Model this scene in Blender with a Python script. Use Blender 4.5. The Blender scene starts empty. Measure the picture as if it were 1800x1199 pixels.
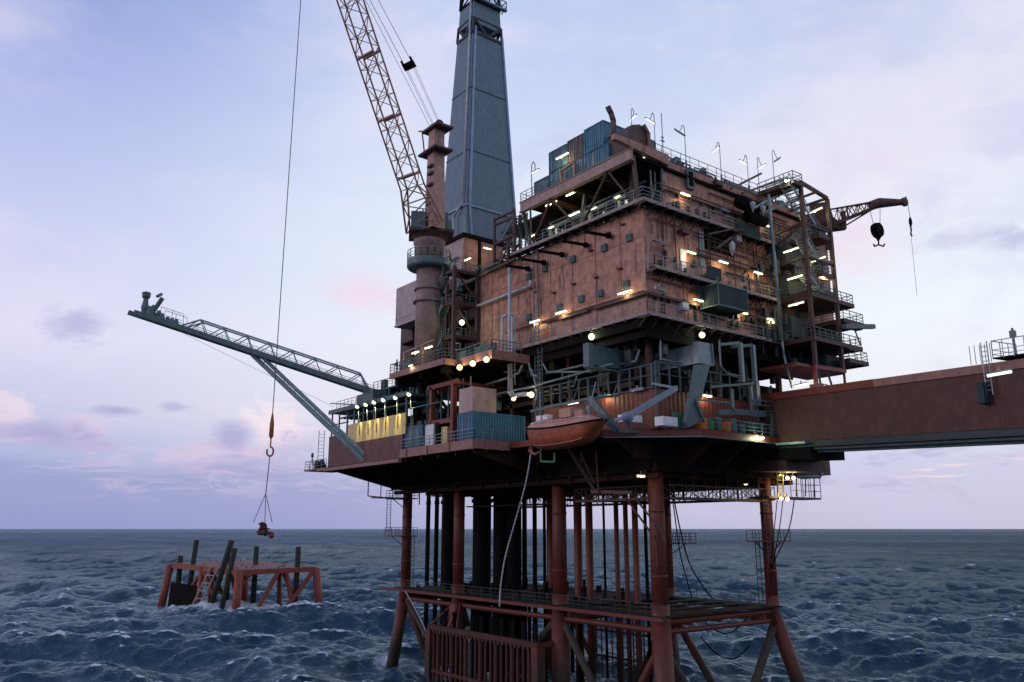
import bpy, math, random
import numpy as np
from mathutils import Vector, Matrix
R=random.Random(7)
SC=bpy.context.scene; COL=SC.collection
# ---------------------------------------------------------------- camera
FPX,HZ,CY,CX=1440.0,929.0,599.5,900.0
TH=math.atan((HZ-CY)/FPX)
_a=math.atan(1920/math.hypot(FPX,HZ-CY))
FW=(math.cos(_a),math.sin(_a)); RT=(math.sin(_a),-math.cos(_a))
CAM=Vector((-(80*FW[0]+14*RT[0]),-(80*FW[1]+14*RT[1]),18.0))
cd=bpy.data.cameras.new('camera'); cam=bpy.data.objects.new('camera',cd); COL.objects.link(cam)
cd.lens=28.8; cd.sensor_width=36; cd.clip_start=0.5; cd.clip_end=80000
cam.location=CAM; cam.rotation_euler=(math.radians(90)+TH,0,math.atan2(FW[1],FW[0])-math.pi/2)
SC.camera=cam
def at(px,py,x=None,y=None,z=None,d=None):
    """the point of the platform's own plane (x, y or z given, metres) seen at that spot of the survey photograph"""
    a=(px-CX)/FPX; b=(CY-py)/FPX
    f=math.cos(TH)-b*math.sin(TH); u=math.sin(TH)+b*math.cos(TH)
    r=Vector((FW[0]*f+RT[0]*a,FW[1]*f+RT[1]*a,u))
    if x is not None: t=(x-CAM.x)/r.x
    elif y is not None: t=(y-CAM.y)/r.y
    elif z is not None: t=(z-CAM.z)/r.z
    else: t=d
    return CAM+r*t
# ---------------------------------------------------------------- world
SC.view_settings.view_transform='Standard'; SC.view_settings.look='None'
SC.view_settings.exposure=0.0; SC.view_settings.gamma=1.0
SC.cycles.use_denoising=True; SC.cycles.sample_clamp_indirect=4.0
SC.cycles.max_bounces=6
W=bpy.data.worlds.new('World'); SC.world=W; W.use_nodes=True
wn=W.node_tree; wn.nodes.clear()
def srgb(r,g,b):
    f=lambda c:(c/255/12.92) if c/255<=0.04045 else ((c/255+0.055)/1.055)**2.4
    return (f(r),f(g),f(b),1)
class NT:
    def __init__(s,t): s.t=t
    def n(s,k,**kw):
        o=s.t.nodes.new(k)
        for a,b in kw.items(): setattr(o,a,b)
        return o
    def l(s,a,b): s.t.links.new(a,b)
    def m(s,op,a,b=None,c=None):
        o=s.n('ShaderNodeMath',operation=op)
        for i,v in enumerate((a,b,c)):
            if v is None: continue
            if hasattr(v,'links'): s.l(v,o.inputs[i])
            else: o.inputs[i].default_value=v
        return o.outputs[0]
    def mix(s,f,a,b,blend='MIX'):
        o=s.n('ShaderNodeMix',data_type='RGBA',blend_type=blend)
        for i,v in ((0,f),(6,a),(7,b)):
            if hasattr(v,'links'): s.l(v,o.inputs[i])
            else: o.inputs[i].default_value=v
        return o.outputs[2]
    def ramp(s,f,stops,interp='LINEAR'):
        o=s.n('ShaderNodeValToRGB'); r=o.color_ramp; r.interpolation=interp
        while len(r.elements)<len(stops): r.elements.new(0.5)
        for e,(p,c) in zip(r.elements,stops):
            e.position=p; e.color=c if len(c)==4 else (*c,1)
        s.l(f,o.inputs[0]); return o.outputs[0]
    def rng(s,v,a,b,c=0,d=1,smooth=True):
        o=s.n('ShaderNodeMapRange',interpolation_type='SMOOTHSTEP' if smooth else 'LINEAR')
        s.l(v,o.inputs[0]); 
        for i,q in enumerate((a,b,c,d)): o.inputs[i+1].default_value=q
        return o.outputs[0]
T=NT(wn)
tc=T.n('ShaderNodeTexCoord'); sep=T.n('ShaderNodeSeparateXYZ'); T.l(tc.outputs['Generated'],sep.inputs[0])
el=T.m('MULTIPLY',T.m('ARCSINE',sep.outputs[2]),180/math.pi)
yaw=math.atan2(FW[1],FW[0])
rx=T.m('ADD',T.m('MULTIPLY',sep.outputs[0],RT[0]),T.m('MULTIPLY',sep.outputs[1],RT[1]))
fx=T.m('ADD',T.m('MULTIPLY',sep.outputs[0],FW[0]),T.m('MULTIPLY',sep.outputs[1],FW[1]))
az=T.m('MULTIPLY',T.m('ARCTAN2',rx,fx),180/math.pi)      # degrees right of the platform bearing
def noise(scale,sx,sz,detail=5,rough=0.55,off=0,dist=0.0):
    c=T.n('ShaderNodeCombineXYZ'); T.l(T.m('MULTIPLY',az,sx),c.inputs[0]); T.l(T.m('MULTIPLY',el,sz),c.inputs[1]); c.inputs[2].default_value=off
    o=T.n('ShaderNodeTexNoise'); o.inputs['Scale'].default_value=scale; o.inputs['Detail'].default_value=detail
    o.inputs['Roughness'].default_value=rough; o.inputs['Distortion'].default_value=dist; T.l(c.outputs[0],o.inputs['Vector']); return o.outputs['Fac']
ef=T.rng(el,-2,60,0,1,False)
def E_(e): return (e+2)/62
left=T.ramp(ef,[(E_(-2),srgb(109,134,186)),(E_(0.5),srgb(138,152,200)),(E_(4),srgb(163,172,213)),(E_(7.5),srgb(196,196,226)),(E_(12),srgb(212,212,239)),(E_(20),srgb(193,199,236)),(E_(28),srgb(165,176,225)),(E_(35),srgb(133,153,209)),(E_(60),srgb(92,132,200))])
midc=T.ramp(ef,[(E_(-2),srgb(171,172,208)),(E_(0.5),srgb(185,184,216)),(E_(4),srgb(196,195,222)),(E_(7.5),srgb(222,221,234)),(E_(13),srgb(231,238,247)),(E_(22),srgb(220,230,246)),(E_(31),srgb(194,207,240)),(E_(38),srgb(180,197,235)),(E_(60),srgb(126,152,210))])
right=T.ramp(ef,[(E_(-2),srgb(191,186,212)),(E_(0.5),srgb(196,192,218)),(E_(4),srgb(199,198,226)),(E_(7.5),srgb(233,231,236)),(E_(13),srgb(235,240,246)),(E_(22),srgb(224,230,243)),(E_(31),srgb(198,206,234)),(E_(38),srgb(185,196,228)),(E_(60),srgb(136,157,205))])
c0=T.mix(T.rng(az,-34,-4),left,midc); c1=T.mix(T.rng(az,0,32),c0,right)
n1=noise(1.0,0.05,0.10,6,0.55,3.1,0.1); n2=noise(1.0,0.16,0.5,7,0.6,8.0,0.8); n3=noise(1.0,0.5,0.9,8,0.65,1.3,0.5); n4=noise(1.0,0.10,0.16,4,0.5,21)
# broad veil
veil=T.rng(n1,0.42,0.68,0,0.5)
c1=T.mix(T.m('MULTIPLY',veil,T.rng(el,2,14)),c1,srgb(232,224,240))
c1=T.mix(T.m('MULTIPLY',T.rng(n4,0.5,0.72,0,0.45),T.rng(az,-5,20)),c1,srgb(196,196,230))
def blob(a0,e0,sa,se,edge=0.35,k=0.9):
    da=T.m('DIVIDE',T.m('SUBTRACT',az,a0),sa); de=T.m('DIVIDE',T.m('SUBTRACT',el,e0),se)
    d=T.m('SQRT',T.m('ADD',T.m('MULTIPLY',da,da),T.m('MULTIPLY',de,de)))
    d=T.m('ADD',d,T.m('MULTIPLY',T.m('SUBTRACT',n3,0.5),k*2))
    return T.rng(d,1.0,1.0-edge*2)
# pink glow patches
def am(m,f): return T.m('MULTIPLY',m,f)
fw_=noise(1.0,0.07,0.16,8,0.6,33.0,0.3)
c1=T.mix(am(am(T.rng(fw_,0.46,0.68,0,0.40),T.rng(el,4,12)),T.rng(az,-26,0)),c1,srgb(238,233,246))
c1=T.mix(am(am(T.rng(noise(1.0,0.11,0.22,8,0.62,51.0,0.4),0.50,0.70,0,0.36),T.rng(el,8,20)),T.rng(az,-20,8)),c1,srgb(190,192,228))
c1=T.mix(am(blob(-10.5,16,4.5,2.2,0.5,0.5),0.6),c1,srgb(240,208,226))
c1=T.mix(am(blob(23,18,6,3.5,0.5,0.5),0.5),c1,srgb(240,212,226))
c1=T.mix(am(blob(25,23,7,3,0.5,0.5),0.4),c1,srgb(238,222,234))
# grey small clouds
c1=T.mix(am(blob(-28.8,12.3,2.6,1.7,0.5,0.9),0.6),c1,srgb(160,160,205))
c1=T.mix(am(blob(-22.5,7.7,1.8,0.5,0.5,1.0),0.6),c1,srgb(160,158,204))
c1=T.mix(am(blob(-26,7.2,2.2,0.55,0.5,1.0),0.7),c1,srgb(150,150,200))
c1=T.mix(am(blob(29.5,17.5,4.0,0.8,0.5,0.9),0.5),c1,srgb(190,188,220))
c1=T.mix(am(blob(33,17,2.0,1.0,0.5,0.9),0.6),c1,srgb(172,170,210))
# cumulus band low left: warm tops, mauve bodies
def cumulus(a0,e0,sa,se,warm):
    global c1
    c1=T.mix(am(blob(a0,e0,sa,se,0.32,1.5),0.8),c1,warm)
    c1=T.mix(am(blob(a0+0.3*sa,e0-0.75*se,sa*1.3,se*0.75,0.45,1.5),0.85),c1,srgb(188,176,214))
cumulus(-16.2,6.6,2.6,2.6,srgb(244,226,234))
cumulus(-31.5,6.8,1.9,1.5,srgb(230,212,228))
cumulus(-27.5,6.0,2.4,1.3,srgb(216,198,222))
cumulus(-20,4.6,4.6,1.1,srgb(208,192,220))
c1=T.mix(am(blob(-18.6,6.0,2.1,1.3,0.5,0.9),0.75),c1,srgb(158,156,206))
c1=T.mix(am(blob(-29,5.6,4.2,1.2,0.5,0.8),0.7),c1,srgb(158,156,206))
# low mauve bank with soft streaked top over the whole horizon
bank=T.rng(T.m('ADD',el,T.m('MULTIPLY',T.m('SUBTRACT',n2,0.5),5.0)),4.6,2.6)
c1=T.mix(am(am(bank,0.75),T.rng(az,6,-14)),c1,srgb(146,152,202))
c1=T.mix(am(am(T.rng(noise(1.0,0.22,1.1,9,0.66,70.0,0.8),0.50,0.62),am(T.rng(el,1.2,3.0),T.rng(el,8.0,5.0))),0.45),c1,srgb(206,190,222))
sl=T.rng(n2,0.5,0.62)
band=am(T.rng(el,1.0,3.0),T.rng(el,7.2,5.2))
c1=T.mix(am(am(am(sl,band),0.75),T.rng(az,8,18)),c1,srgb(178,174,212))
sl2=T.rng(noise(1.0,0.12,0.8,6,0.6,14.0,0.6),0.56,0.66)
c1=T.mix(am(am(am(sl2,am(T.rng(el,2.2,3.4),T.rng(el,5.6,4.4))),0.8),T.rng(az,8,18)),c1,srgb(250,222,226))
sky=T.n('ShaderNodeTexSky',sky_type='NISHITA'); sky.sun_disc=False
SUN_EL=math.radians(9); SUN_AZ=math.atan2(-0.75,-0.2)   # low in the dusk, behind cloud, off to the west
sky.sun_elevation=SUN_EL; sky.sun_rotation=math.pi/2-math.atan2(0.35,-0.93)
hs=T.mix(0.012,c1,sky.outputs[0])
bg=T.n('ShaderNodeBackground'); T.l(hs,bg.inputs[0]); bg.inputs[1].default_value=1.04
wo=T.n('ShaderNodeOutputWorld'); T.l(bg.outputs[0],wo.inputs[0])
# ---------------------------------------------------------------- sun, veiled by cloud
sd=bpy.data.lights.new('sun','SUN'); so=bpy.data.objects.new('sun',sd); COL.objects.link(so)
sd.energy=0.75; sd.angle=math.radians(25); sd.color=(1.0,0.82,0.78)
so.rotation_euler=Vector((-0.93,0.35,math.tan(SUN_EL)*1.0+0.12)).to_track_quat('Z','Y').to_euler(); so.location=(-200,100,150)
# ---------------------------------------------------------------- materials
def mat(name,col,rough=0.55,metal=0.0,stain=None,amt=0.35,corr=None,fine=0.12,scale=1.0,emit=None,spec=0.35,seams=None,cs=0.28,splash=False):
    m=bpy.data.materials.new(name); m.use_nodes=True; t=NT(m.node_tree); b=m.node_tree.nodes['Principled BSDF']
    b.inputs['Roughness'].default_value=rough; b.inputs['Metallic'].default_value=metal; b.inputs['Specular IOR Level'].default_value=spec
    g=t.n('ShaderNodeNewGeometry')
    c=col if len(col)==4 else (*col,1)
    no=t.n('ShaderNodeTexNoise'); no.inputs['Scale'].default_value=1.3*scale; no.inputs['Detail'].default_value=8; no.inputs['Roughness'].default_value=0.65
    t.l(g.outputs['Position'],no.inputs['Vector'])
    v=t.rng(no.outputs['Fac'],0.3,0.7,1-fine*2,1+fine)
    cc=t.mix(1.0,c,v,'MULTIPLY')
    if stain:
        mp=t.n('ShaderNodeMapping'); mp.inputs['Scale'].default_value=(1.5*scale,1.5*scale,0.12*scale); t.l(g.outputs['Position'],mp.inputs[0])
        s=t.n('ShaderNodeTexNoise'); s.inputs['Scale'].default_value=1.2; s.inputs['Detail'].default_value=7; s.inputs['Roughness'].default_value=0.7; t.l(mp.outputs[0],s.inputs['Vector'])
        s2=t.n('ShaderNodeTexNoise'); s2.inputs['Scale'].default_value=0.35*scale; s2.inputs['Detail'].default_value=6; t.l(g.outputs['Position'],s2.inputs['Vector'])
        f=t.m('MULTIPLY',t.rng(s.outputs['Fac'],0.5,0.72),t.rng(s2.outputs['Fac'],0.35,0.62))
        cc=t.mix(t.m('MULTIPLY',f,amt*2),cc,(*stain[:3],1))
        s3=t.n('ShaderNodeTexNoise'); s3.inputs['Scale'].default_value=0.9*scale; s3.inputs['Detail'].default_value=9; s3.inputs['Roughness'].default_value=0.75; t.l(g.outputs['Position'],s3.inputs['Vector'])
        cc=t.mix(t.rng(s3.outputs['Fac'],0.58,0.70,0,amt),cc,(*[q*0.55 for q in stain[:3]],1))
    sp_=t.n('ShaderNodeSeparateXYZ');t.l(g.outputs['Position'],sp_.inputs[0])
    if splash:   # wet growth below the splash zone
        hgt=t.m('ADD',sp_.outputs[2],t.m('MULTIPLY',t.m('SUBTRACT',no.outputs['Fac'],0.5),7.0))
        cc=t.mix(t.rng(hgt,6.0,2.6,0,0.85),cc,(0.020,0.019,0.014,1))
    ln=None
    if seams:
        a1=t.m('FRACT',t.m('DIVIDE',t.m('ADD',sp_.outputs[0],sp_.outputs[1]),seams[0]));a2=t.m('FRACT',t.m('DIVIDE',sp_.outputs[2],seams[1]))
        ln=t.m('MAXIMUM',t.m('LESS_THAN',a1,0.07/seams[0]),t.m('LESS_THAN',a2,0.07/seams[1]))
        cc=t.mix(t.m('MULTIPLY',ln,0.2),cc,(col[0]*.4,col[1]*.4,col[2]*.4,1))
    t.l(cc,b.inputs['Base Color'])
    bump=t.n('ShaderNodeBump'); bump.inputs['Strength'].default_value=0.25; bump.inputs['Distance'].default_value=0.03
    t.l(no.outputs['Fac'],bump.inputs['Height'])
    if corr:   # sheet profile running up the wall: period in metres
        w=t.n('ShaderNodeTexWave',wave_type='BANDS',bands_direction='DIAGONAL'); mp2=t.n('ShaderNodeMapping')
        mp2.inputs['Scale'].default_value=(1,1,0); t.l(g.outputs['Position'],mp2.inputs[0]); t.l(mp2.outputs[0],w.inputs['Vector'])
        w.inputs['Scale'].default_value=0.6283/corr
        b2=t.n('ShaderNodeBump'); b2.inputs['Strength'].default_value=1.0; b2.inputs['Distance'].default_value=corr*cs
        t.l(w.outputs['Fac'],b2.inputs['Height']); t.l(bump.outputs[0],b2.inputs['Normal']); t.l(b2.outputs[0],b.inputs['Normal'])
    else: t.l(bump.outputs[0],b.inputs['Normal'])
    if emit:
        b.inputs['Emission Color'].default_value=(*emit[0],1); b.inputs['Emission Strength'].default_value=emit[1]
    return m
RUST=(0.10,0.045,0.03)
ORANGE=mat('salmon_wall_paint',(0.365,0.18,0.132),0.6,stain=(0.07,0.035,0.025),amt=0.75,seams=(3.05,2.85),fine=.2)
LILAC=mat('lilac_paint_and_light_tint',(0.34,0.27,0.28),0.6,stain=(0.2,0.12,0.1),amt=0.25)  # lilac paint; on the derrick base it stands in for cool side light
BEAM=mat('faded_beam_paint',(0.30,0.20,0.185),0.6,stain=RUST,amt=0.4)
EDGE=mat('pale_edge_paint',(0.25,0.20,0.20),0.6,stain=RUST,amt=0.5)
RED=mat('red_oxide_paint',(0.155,0.034,0.024),0.5,stain=(0.045,0.022,0.018),amt=0.45)
REDLEG=mat('weathered_leg_paint',(0.105,0.021,0.013),0.55,stain=(0.03,0.02,0.018),amt=0.7,splash=True)
FASC=mat('deck_edge_paint',(0.24,0.12,0.105),0.6,stain=RUST,amt=0.4)
BROWN=mat('brown_cladding',(0.125,0.055,0.052),0.65,stain=(0.07,0.035,0.03),amt=0.25,corr=0.45)
BRIDGE=mat('bridge_cladding',(0.078,0.033,0.028),0.7,stain=(0.06,0.03,0.03),amt=0.3,corr=0.4,fine=0.14,cs=.035)
GREEN=mat('green_grey_steel',(0.075,0.125,0.135),0.5,stain=(0.06,0.04,0.03),amt=0.25)
STEEL=mat('galvanised_steel',(0.17,0.22,0.25),0.45,0.3,stain=(0.12,0.07,0.05),amt=0.3)
PALE=mat('pale_pipe_paint',(0.40,0.42,0.46),0.45,stain=(0.2,0.13,0.1),amt=0.2)
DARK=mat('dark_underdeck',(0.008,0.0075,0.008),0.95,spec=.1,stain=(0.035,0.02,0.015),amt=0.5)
BLACK=mat('black_conductor',(0.005,0.005,0.006),0.9,spec=.1,stain=(0.03,0.015,0.012),amt=0.4)
DBROWN=mat('dark_brown_steel',(0.070,0.036,0.031),0.6,stain=(0.05,0.03,0.025),amt=0.4)
CLAD=mat('blue_grey_cladding',(0.125,0.188,0.24),0.6,stain=(0.09,0.15,0.19),amt=0.35,corr=0.5,fine=0.08,cs=.07)
CLADT=mat('blue_trim',(0.22,0.32,0.45),0.5)
BLUEC=mat('blue_container_paint',(0.045,0.17,0.27),0.5,stain=(0.05,0.10,0.14),amt=0.15,corr=0.35)
BLUE2=mat('dull_blue_container_paint',(0.05,0.125,0.19),0.5,stain=(0.06,0.08,0.10),amt=0.2,corr=0.35)
BRNC=mat('brown_container_paint',(0.10,0.07,0.06),0.6,stain=(0.05,0.03,0.02),amt=0.35,corr=0.3)
PINKC=mat('faded_pink_box_paint',(0.38,0.27,0.25),0.6,stain=(0.28,0.09,0.06),amt=0.35)
YEL=mat('yellow_windwall_paint',(0.60,0.46,0.20),0.6,stain=(0.4,0.25,0.1),amt=0.15)
BOAT=mat('orange_boat_paint',(0.25,0.065,0.027),0.35,stain=(0.2,0.06,0.03),amt=0.25)
BOATC=mat('faded_orange_canopy',(0.38,0.185,0.14),0.45,stain=(0.25,0.12,0.1),amt=0.2)
WHITE=mat('white_paint',(0.62,0.63,0.68),0.5,stain=(0.3,0.2,0.15),amt=0.12)
SHADEG=mat('dark_and_shaded_steel',(0.028,0.042,0.046),0.6,stain=(0.03,0.02,0.015),amt=0.4)  # green steel with shade put into its colour for interiors; elsewhere plain dark steel
LTRUSS=mat('pale_truss_paint',(0.22,0.30,0.33),0.5)
GRATE=mat('deck_grating',(0.014,0.015,0.015),0.95,spec=.08,stain=(0.08,0.05,0.03),amt=0.4)
NET=mat('dark_netting',(0.03,0.055,0.055),0.9,corr=0.2)
CRANE=mat('crane_paint',(0.36,0.215,0.19),0.55,stain=RUST,amt=0.5)
BOOMM=mat('boom_paint',(0.24,0.125,0.09),0.55,stain=(0.09,0.05,0.04),amt=0.4)
PED=mat('pedestal_paint',(0.20,0.14,0.13),0.55,stain=(0.12,0.07,0.05),amt=0.3)
WIRE=mat('wire_rope',(0.10,0.10,0.13),0.5)
SEAWEED=mat('marine_growth',(0.022,0.024,0.020),0.9,stain=(0.08,0.07,0.03),amt=0.5)
GROWN2=mat('dark_rusty_fender',(0.06,0.020,0.014),.8,stain=(.02,.014,.012),amt=.6)
GROWN=mat('dark_grown_over_steel',(0.045,0.035,0.028),.8,stain=(.02,.025,.018),amt=.7)
COVER=mat('orange_coverall',(0.55,0.17,0.04),0.8); SKIN=mat('skin',(0.35,0.2,0.15),0.6); NAVY=mat('dark_coverall',(0.03,0.04,0.06),0.8); HELM=mat('white_helmet',(0.6,0.6,0.6),0.4)
GRN=mat('green_drum_paint',(0.03,0.20,0.10),0.5); YELP=mat('yellow_ladder_paint',(0.5,0.36,0.04),0.5)
LAMPW=mat('lit_tube_warm',(1,1,0.9),emit=((1.0,0.93,0.60),1.9)); LAMPG=mat('lit_lens_green_white',(1,1,0.9),emit=((0.90,1.0,0.52),2.2))
LAMPY=mat('lit_lens_amber',(1,0.9,0.6),emit=((1.0,0.80,0.30),2.4)); LAMPC=mat('lit_tube_cool',(1,1,1),emit=((0.98,0.95,0.88),1.5)); LAMPD=mat('unlit_tube',(0.35,0.35,0.42),0.4)
# ---------------------------------------------------------------- mesh helpers
V=Vector
class M:
    def __init__(s): s.v=[]; s.f=[]; s.g=[]
    def add(s,v,f):
        o=len(s.v); n=len(s.f); s.v+=[V(q) for q in v]; s.f+=[[i+o for i in q] for q in f]; s.g.append((o,len(s.v),n,len(s.f))); return s
    def box(s,x0,y0,z0,x1,y1,z1):
        x0,x1=min(x0,x1),max(x0,x1);y0,y1=min(y0,y1),max(y0,y1);z0,z1=min(z0,z1),max(z0,z1)
        return s.add([(x0,y0,z0),(x1,y0,z0),(x1,y1,z0),(x0,y1,z0),(x0,y0,z1),(x1,y0,z1),(x1,y1,z1),(x0,y1,z1)],[(0,3,2,1),(4,5,6,7),(0,1,5,4),(1,2,6,5),(2,3,7,6),(3,0,4,7)])
    def bar(s,p,q,w,h=None,up=(0,0,1)):
        p=V(p);q=V(q);h=h or w;d=(q-p)
        if d.length<1e-6: return s
        d.normalize();up=V(up)
        if abs(d.dot(up))>0.98: up=V((0,1,0)) if abs(d.y)<0.9 else V((1,0,0))
        a=d.cross(up).normalized()*(w/2);b=a.normalized().cross(d)*(h/2)
        return s.add([p-a-b,p+a-b,p+a+b,p-a+b,q-a-b,q+a-b,q+a+b,q-a+b],[(0,3,2,1),(4,5,6,7),(0,1,5,4),(1,2,6,5),(2,3,7,6),(3,0,4,7)])
    def tube(s,p,q,r,r2=None,n=10):
        p=V(p);q=V(q);r2=r if r2 is None else r2;d=(q-p).normalized();up=V((0,0,1)) if abs(d.z)<0.95 else V((1,0,0))
        a=d.cross(up).normalized();b=d.cross(a)
        v=[];f=[]
        for k in range(n):
            t=2*math.pi*k/n;e=a*math.cos(t)+b*math.sin(t);v+=[p+e*r,q+e*r2]
        for k in range(n):
            j=(k+1)%n;f.append((2*k,2*j,2*j+1,2*k+1))
        f.append([2*k for k in range(n)][::-1]);f.append([2*k+1 for k in range(n)])
        return s.add(v,f)
    def path(s,pts,r,n=8):
        for a,b in zip(pts[:-1],pts[1:]):
            a=V(a);b=V(b);d=(b-a).normalized()*r*0.5
            s.tube(a-d,b+d,r,n=n)
        return s
    def prism(s,pts,ext):
        n=len(pts);e=V(ext);v=[V(p) for p in pts]+[V(p)+e for p in pts]
        return s.add(v,[list(range(n))[::-1],list(range(n,2*n))]+[(i,(i+1)%n,(i+1)%n+n,i+n) for i in range(n)])
    def lathe(s,c,prof,n=16,ax='z'):
        c=V(c);v=[];f=[];m=len(prof)
        for k in range(n):
            t=2*math.pi*k/n
            for r,h in prof:
                q=V((r*math.cos(t),r*math.sin(t),h))
                if ax=='x': q=V((q.z,q.x,q.y))
                if ax=='y': q=V((q.x,q.z,q.y))
                v.append(c+q)
        for k in range(n):
            j=(k+1)%n
            for i in range(m-1): f.append((k*m+i,j*m+i,j*m+i+1,k*m+i+1))
        f.append([k*m for k in range(n)][::-1]);f.append([k*m+m-1 for k in range(n)])
        return s.add(v,f)
    def ball(s,c,r,n=10):
        return s.lathe(c,[(max(0.01,r*math.sin(math.pi*i/8)),-r*math.cos(math.pi*i/8)) for i in range(9)],n)
    def rail(s,pts,h=1.1,sp=1.6,t=0.055,mids=(0.35,0.7)):
        for a,b in zip(pts[:-1],pts[1:]):
            a=V(a);b=V(b);L=(b-a).length;k=max(1,round(L/sp))
            for i in range(k+1):
                p=a.lerp(b,i/k);s.bar(p,p+V((0,0,h)),t)
            for m in (*mids,h): s.bar(a+V((0,0,m)),b+V((0,0,m)),t*(1.2 if m==h else 0.8))
        return s
    def lattice(s,p,q,a,b,n,rc,rb,flip=0):
        """square lattice girder from p to q, a and b = half-width vectors; may taper when a/b are (start,end) pairs"""
        p=V(p);q=V(q);a0,a1=(a if isinstance(a,tuple) and isinstance(a[0],Vector) else (a,a));b0,b1=(b if isinstance(b,tuple) and isinstance(b[0],Vector) else (b,b))
        C=lambda i,sx,sy:p.lerp(q,i/n)+a0.lerp(a1,i/n)*sx+b0.lerp(b1,i/n)*sy
        cs=[(-1,-1),(1,-1),(1,1),(-1,1)]
        for c in cs: s.tube(C(0,*c),C(n,*c),rc,n=6)
        for i in range(n):
            for k in range(4):
                c,d=cs[k],cs[(k+1)%4]
                if (i+k+flip)%2: c,d=d,c
                s.bar(C(i,*c),C(i+1,*d),rb)
                if i%2==0: s.bar(C(i,*c),C(i,*d),rb*0.8)
        return s
    def build(s,name,mt,parent=None,origin=None,smooth=False,split=False):
        if split:
            for a,b,c,d in s.g:
                k=M();k.v=s.v[a:b];k.f=[[i-a for i in f] for f in s.f[c:d]];o=k.build(name,mt,parent,None,smooth)
            return o
        if parent is not None: o0=ORG[parent.name]
        elif origin is not None: o0=V(origin)
        else:
            lo=[min(q[i] for q in s.v) for i in range(3)];hi=[max(q[i] for q in s.v) for i in range(3)]
            o0=V(((lo[0]+hi[0])/2,(lo[1]+hi[1])/2,lo[2]))
        me=bpy.data.meshes.new(name);me.from_pydata([q-o0 for q in s.v],[],s.f);me.update();me.materials.append(mt)
        if smooth:
            for p in me.polygons:
                if len(p.vertices)==4: p.use_smooth=True
        o=bpy.data.objects.new(name,me);COL.objects.link(o)
        if parent is not None: o.parent=parent
        else: o.location=o0
        ORG[o.name]=o0
        return o
ORG={}
GLOW={}
def glow(t,col,power,off=(0,0,-.25)):
    k=(col,power)
    if k not in GLOW:
        l=bpy.data.lights.new('lamp_glow','POINT');l.energy=power;l.color=col;l.shadow_soft_size=.12;GLOW[k]=l
    o=bpy.data.objects.new('lamp_glow',GLOW[k]);COL.objects.link(o);o.parent=t;o.location=off
def tag(o,label,cat,group=None,kind=None):
    o['label']=label;o['category']=cat
    if group:o['group']=group
    if kind:o['kind']=kind
    return o
def thing(name,label,cat,loc,group=None):
    o=bpy.data.objects.new(name,None);o.empty_display_size=0.3;COL.objects.link(o);o.location=V(loc);ORG[o.name]=V(loc)
    return tag(o,label,cat,group)
def stairs(mb,p,q,w,steps=None,side=None):
    """flight from p (foot) to q (head); w = width vector"""
    p=V(p);q=V(q);w=V(w);n=steps or max(4,int(abs(q.z-p.z)/0.24))
    mb.bar(p,q,0.1,0.3);mb.bar(p+w,q+w,0.1,0.3)
    d=(q-p);hd=V((d.x,d.y,0)).normalized()*0.13
    for i in range(1,n):
        c=p.lerp(q,i/n);mb.add([c-hd,c+hd,c+hd+w,c-hd+w,c-hd-V((0,0,.05)),c+hd-V((0,0,.05)),c+hd+w-V((0,0,.05)),c-hd+w-V((0,0,.05))],[(0,1,2,3),(7,6,5,4),(0,4,5,1),(1,5,6,2),(2,6,7,3),(3,7,4,0)])
    for o in (V((0,0,0)),w):
        for h in (0.55,1.0): mb.bar(p+o+V((0,0,h)),q+o+V((0,0,h)),0.055)
        for i in range(0,5):
            c=p.lerp(q,i/4)+o;mb.bar(c,c+V((0,0,1.0)),0.055)
    return mb
def ladder(mb,p,q,w,sp=0.35,t=0.07):
    p=V(p);q=V(q);w=V(w);mb.bar(p,q,t);mb.bar(p+w,q+w,t);n=int((q-p).length/sp)
    for i in range(1,n): c=p.lerp(q,i/n);mb.bar(c,c+w,t*0.7)
    return mb
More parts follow.
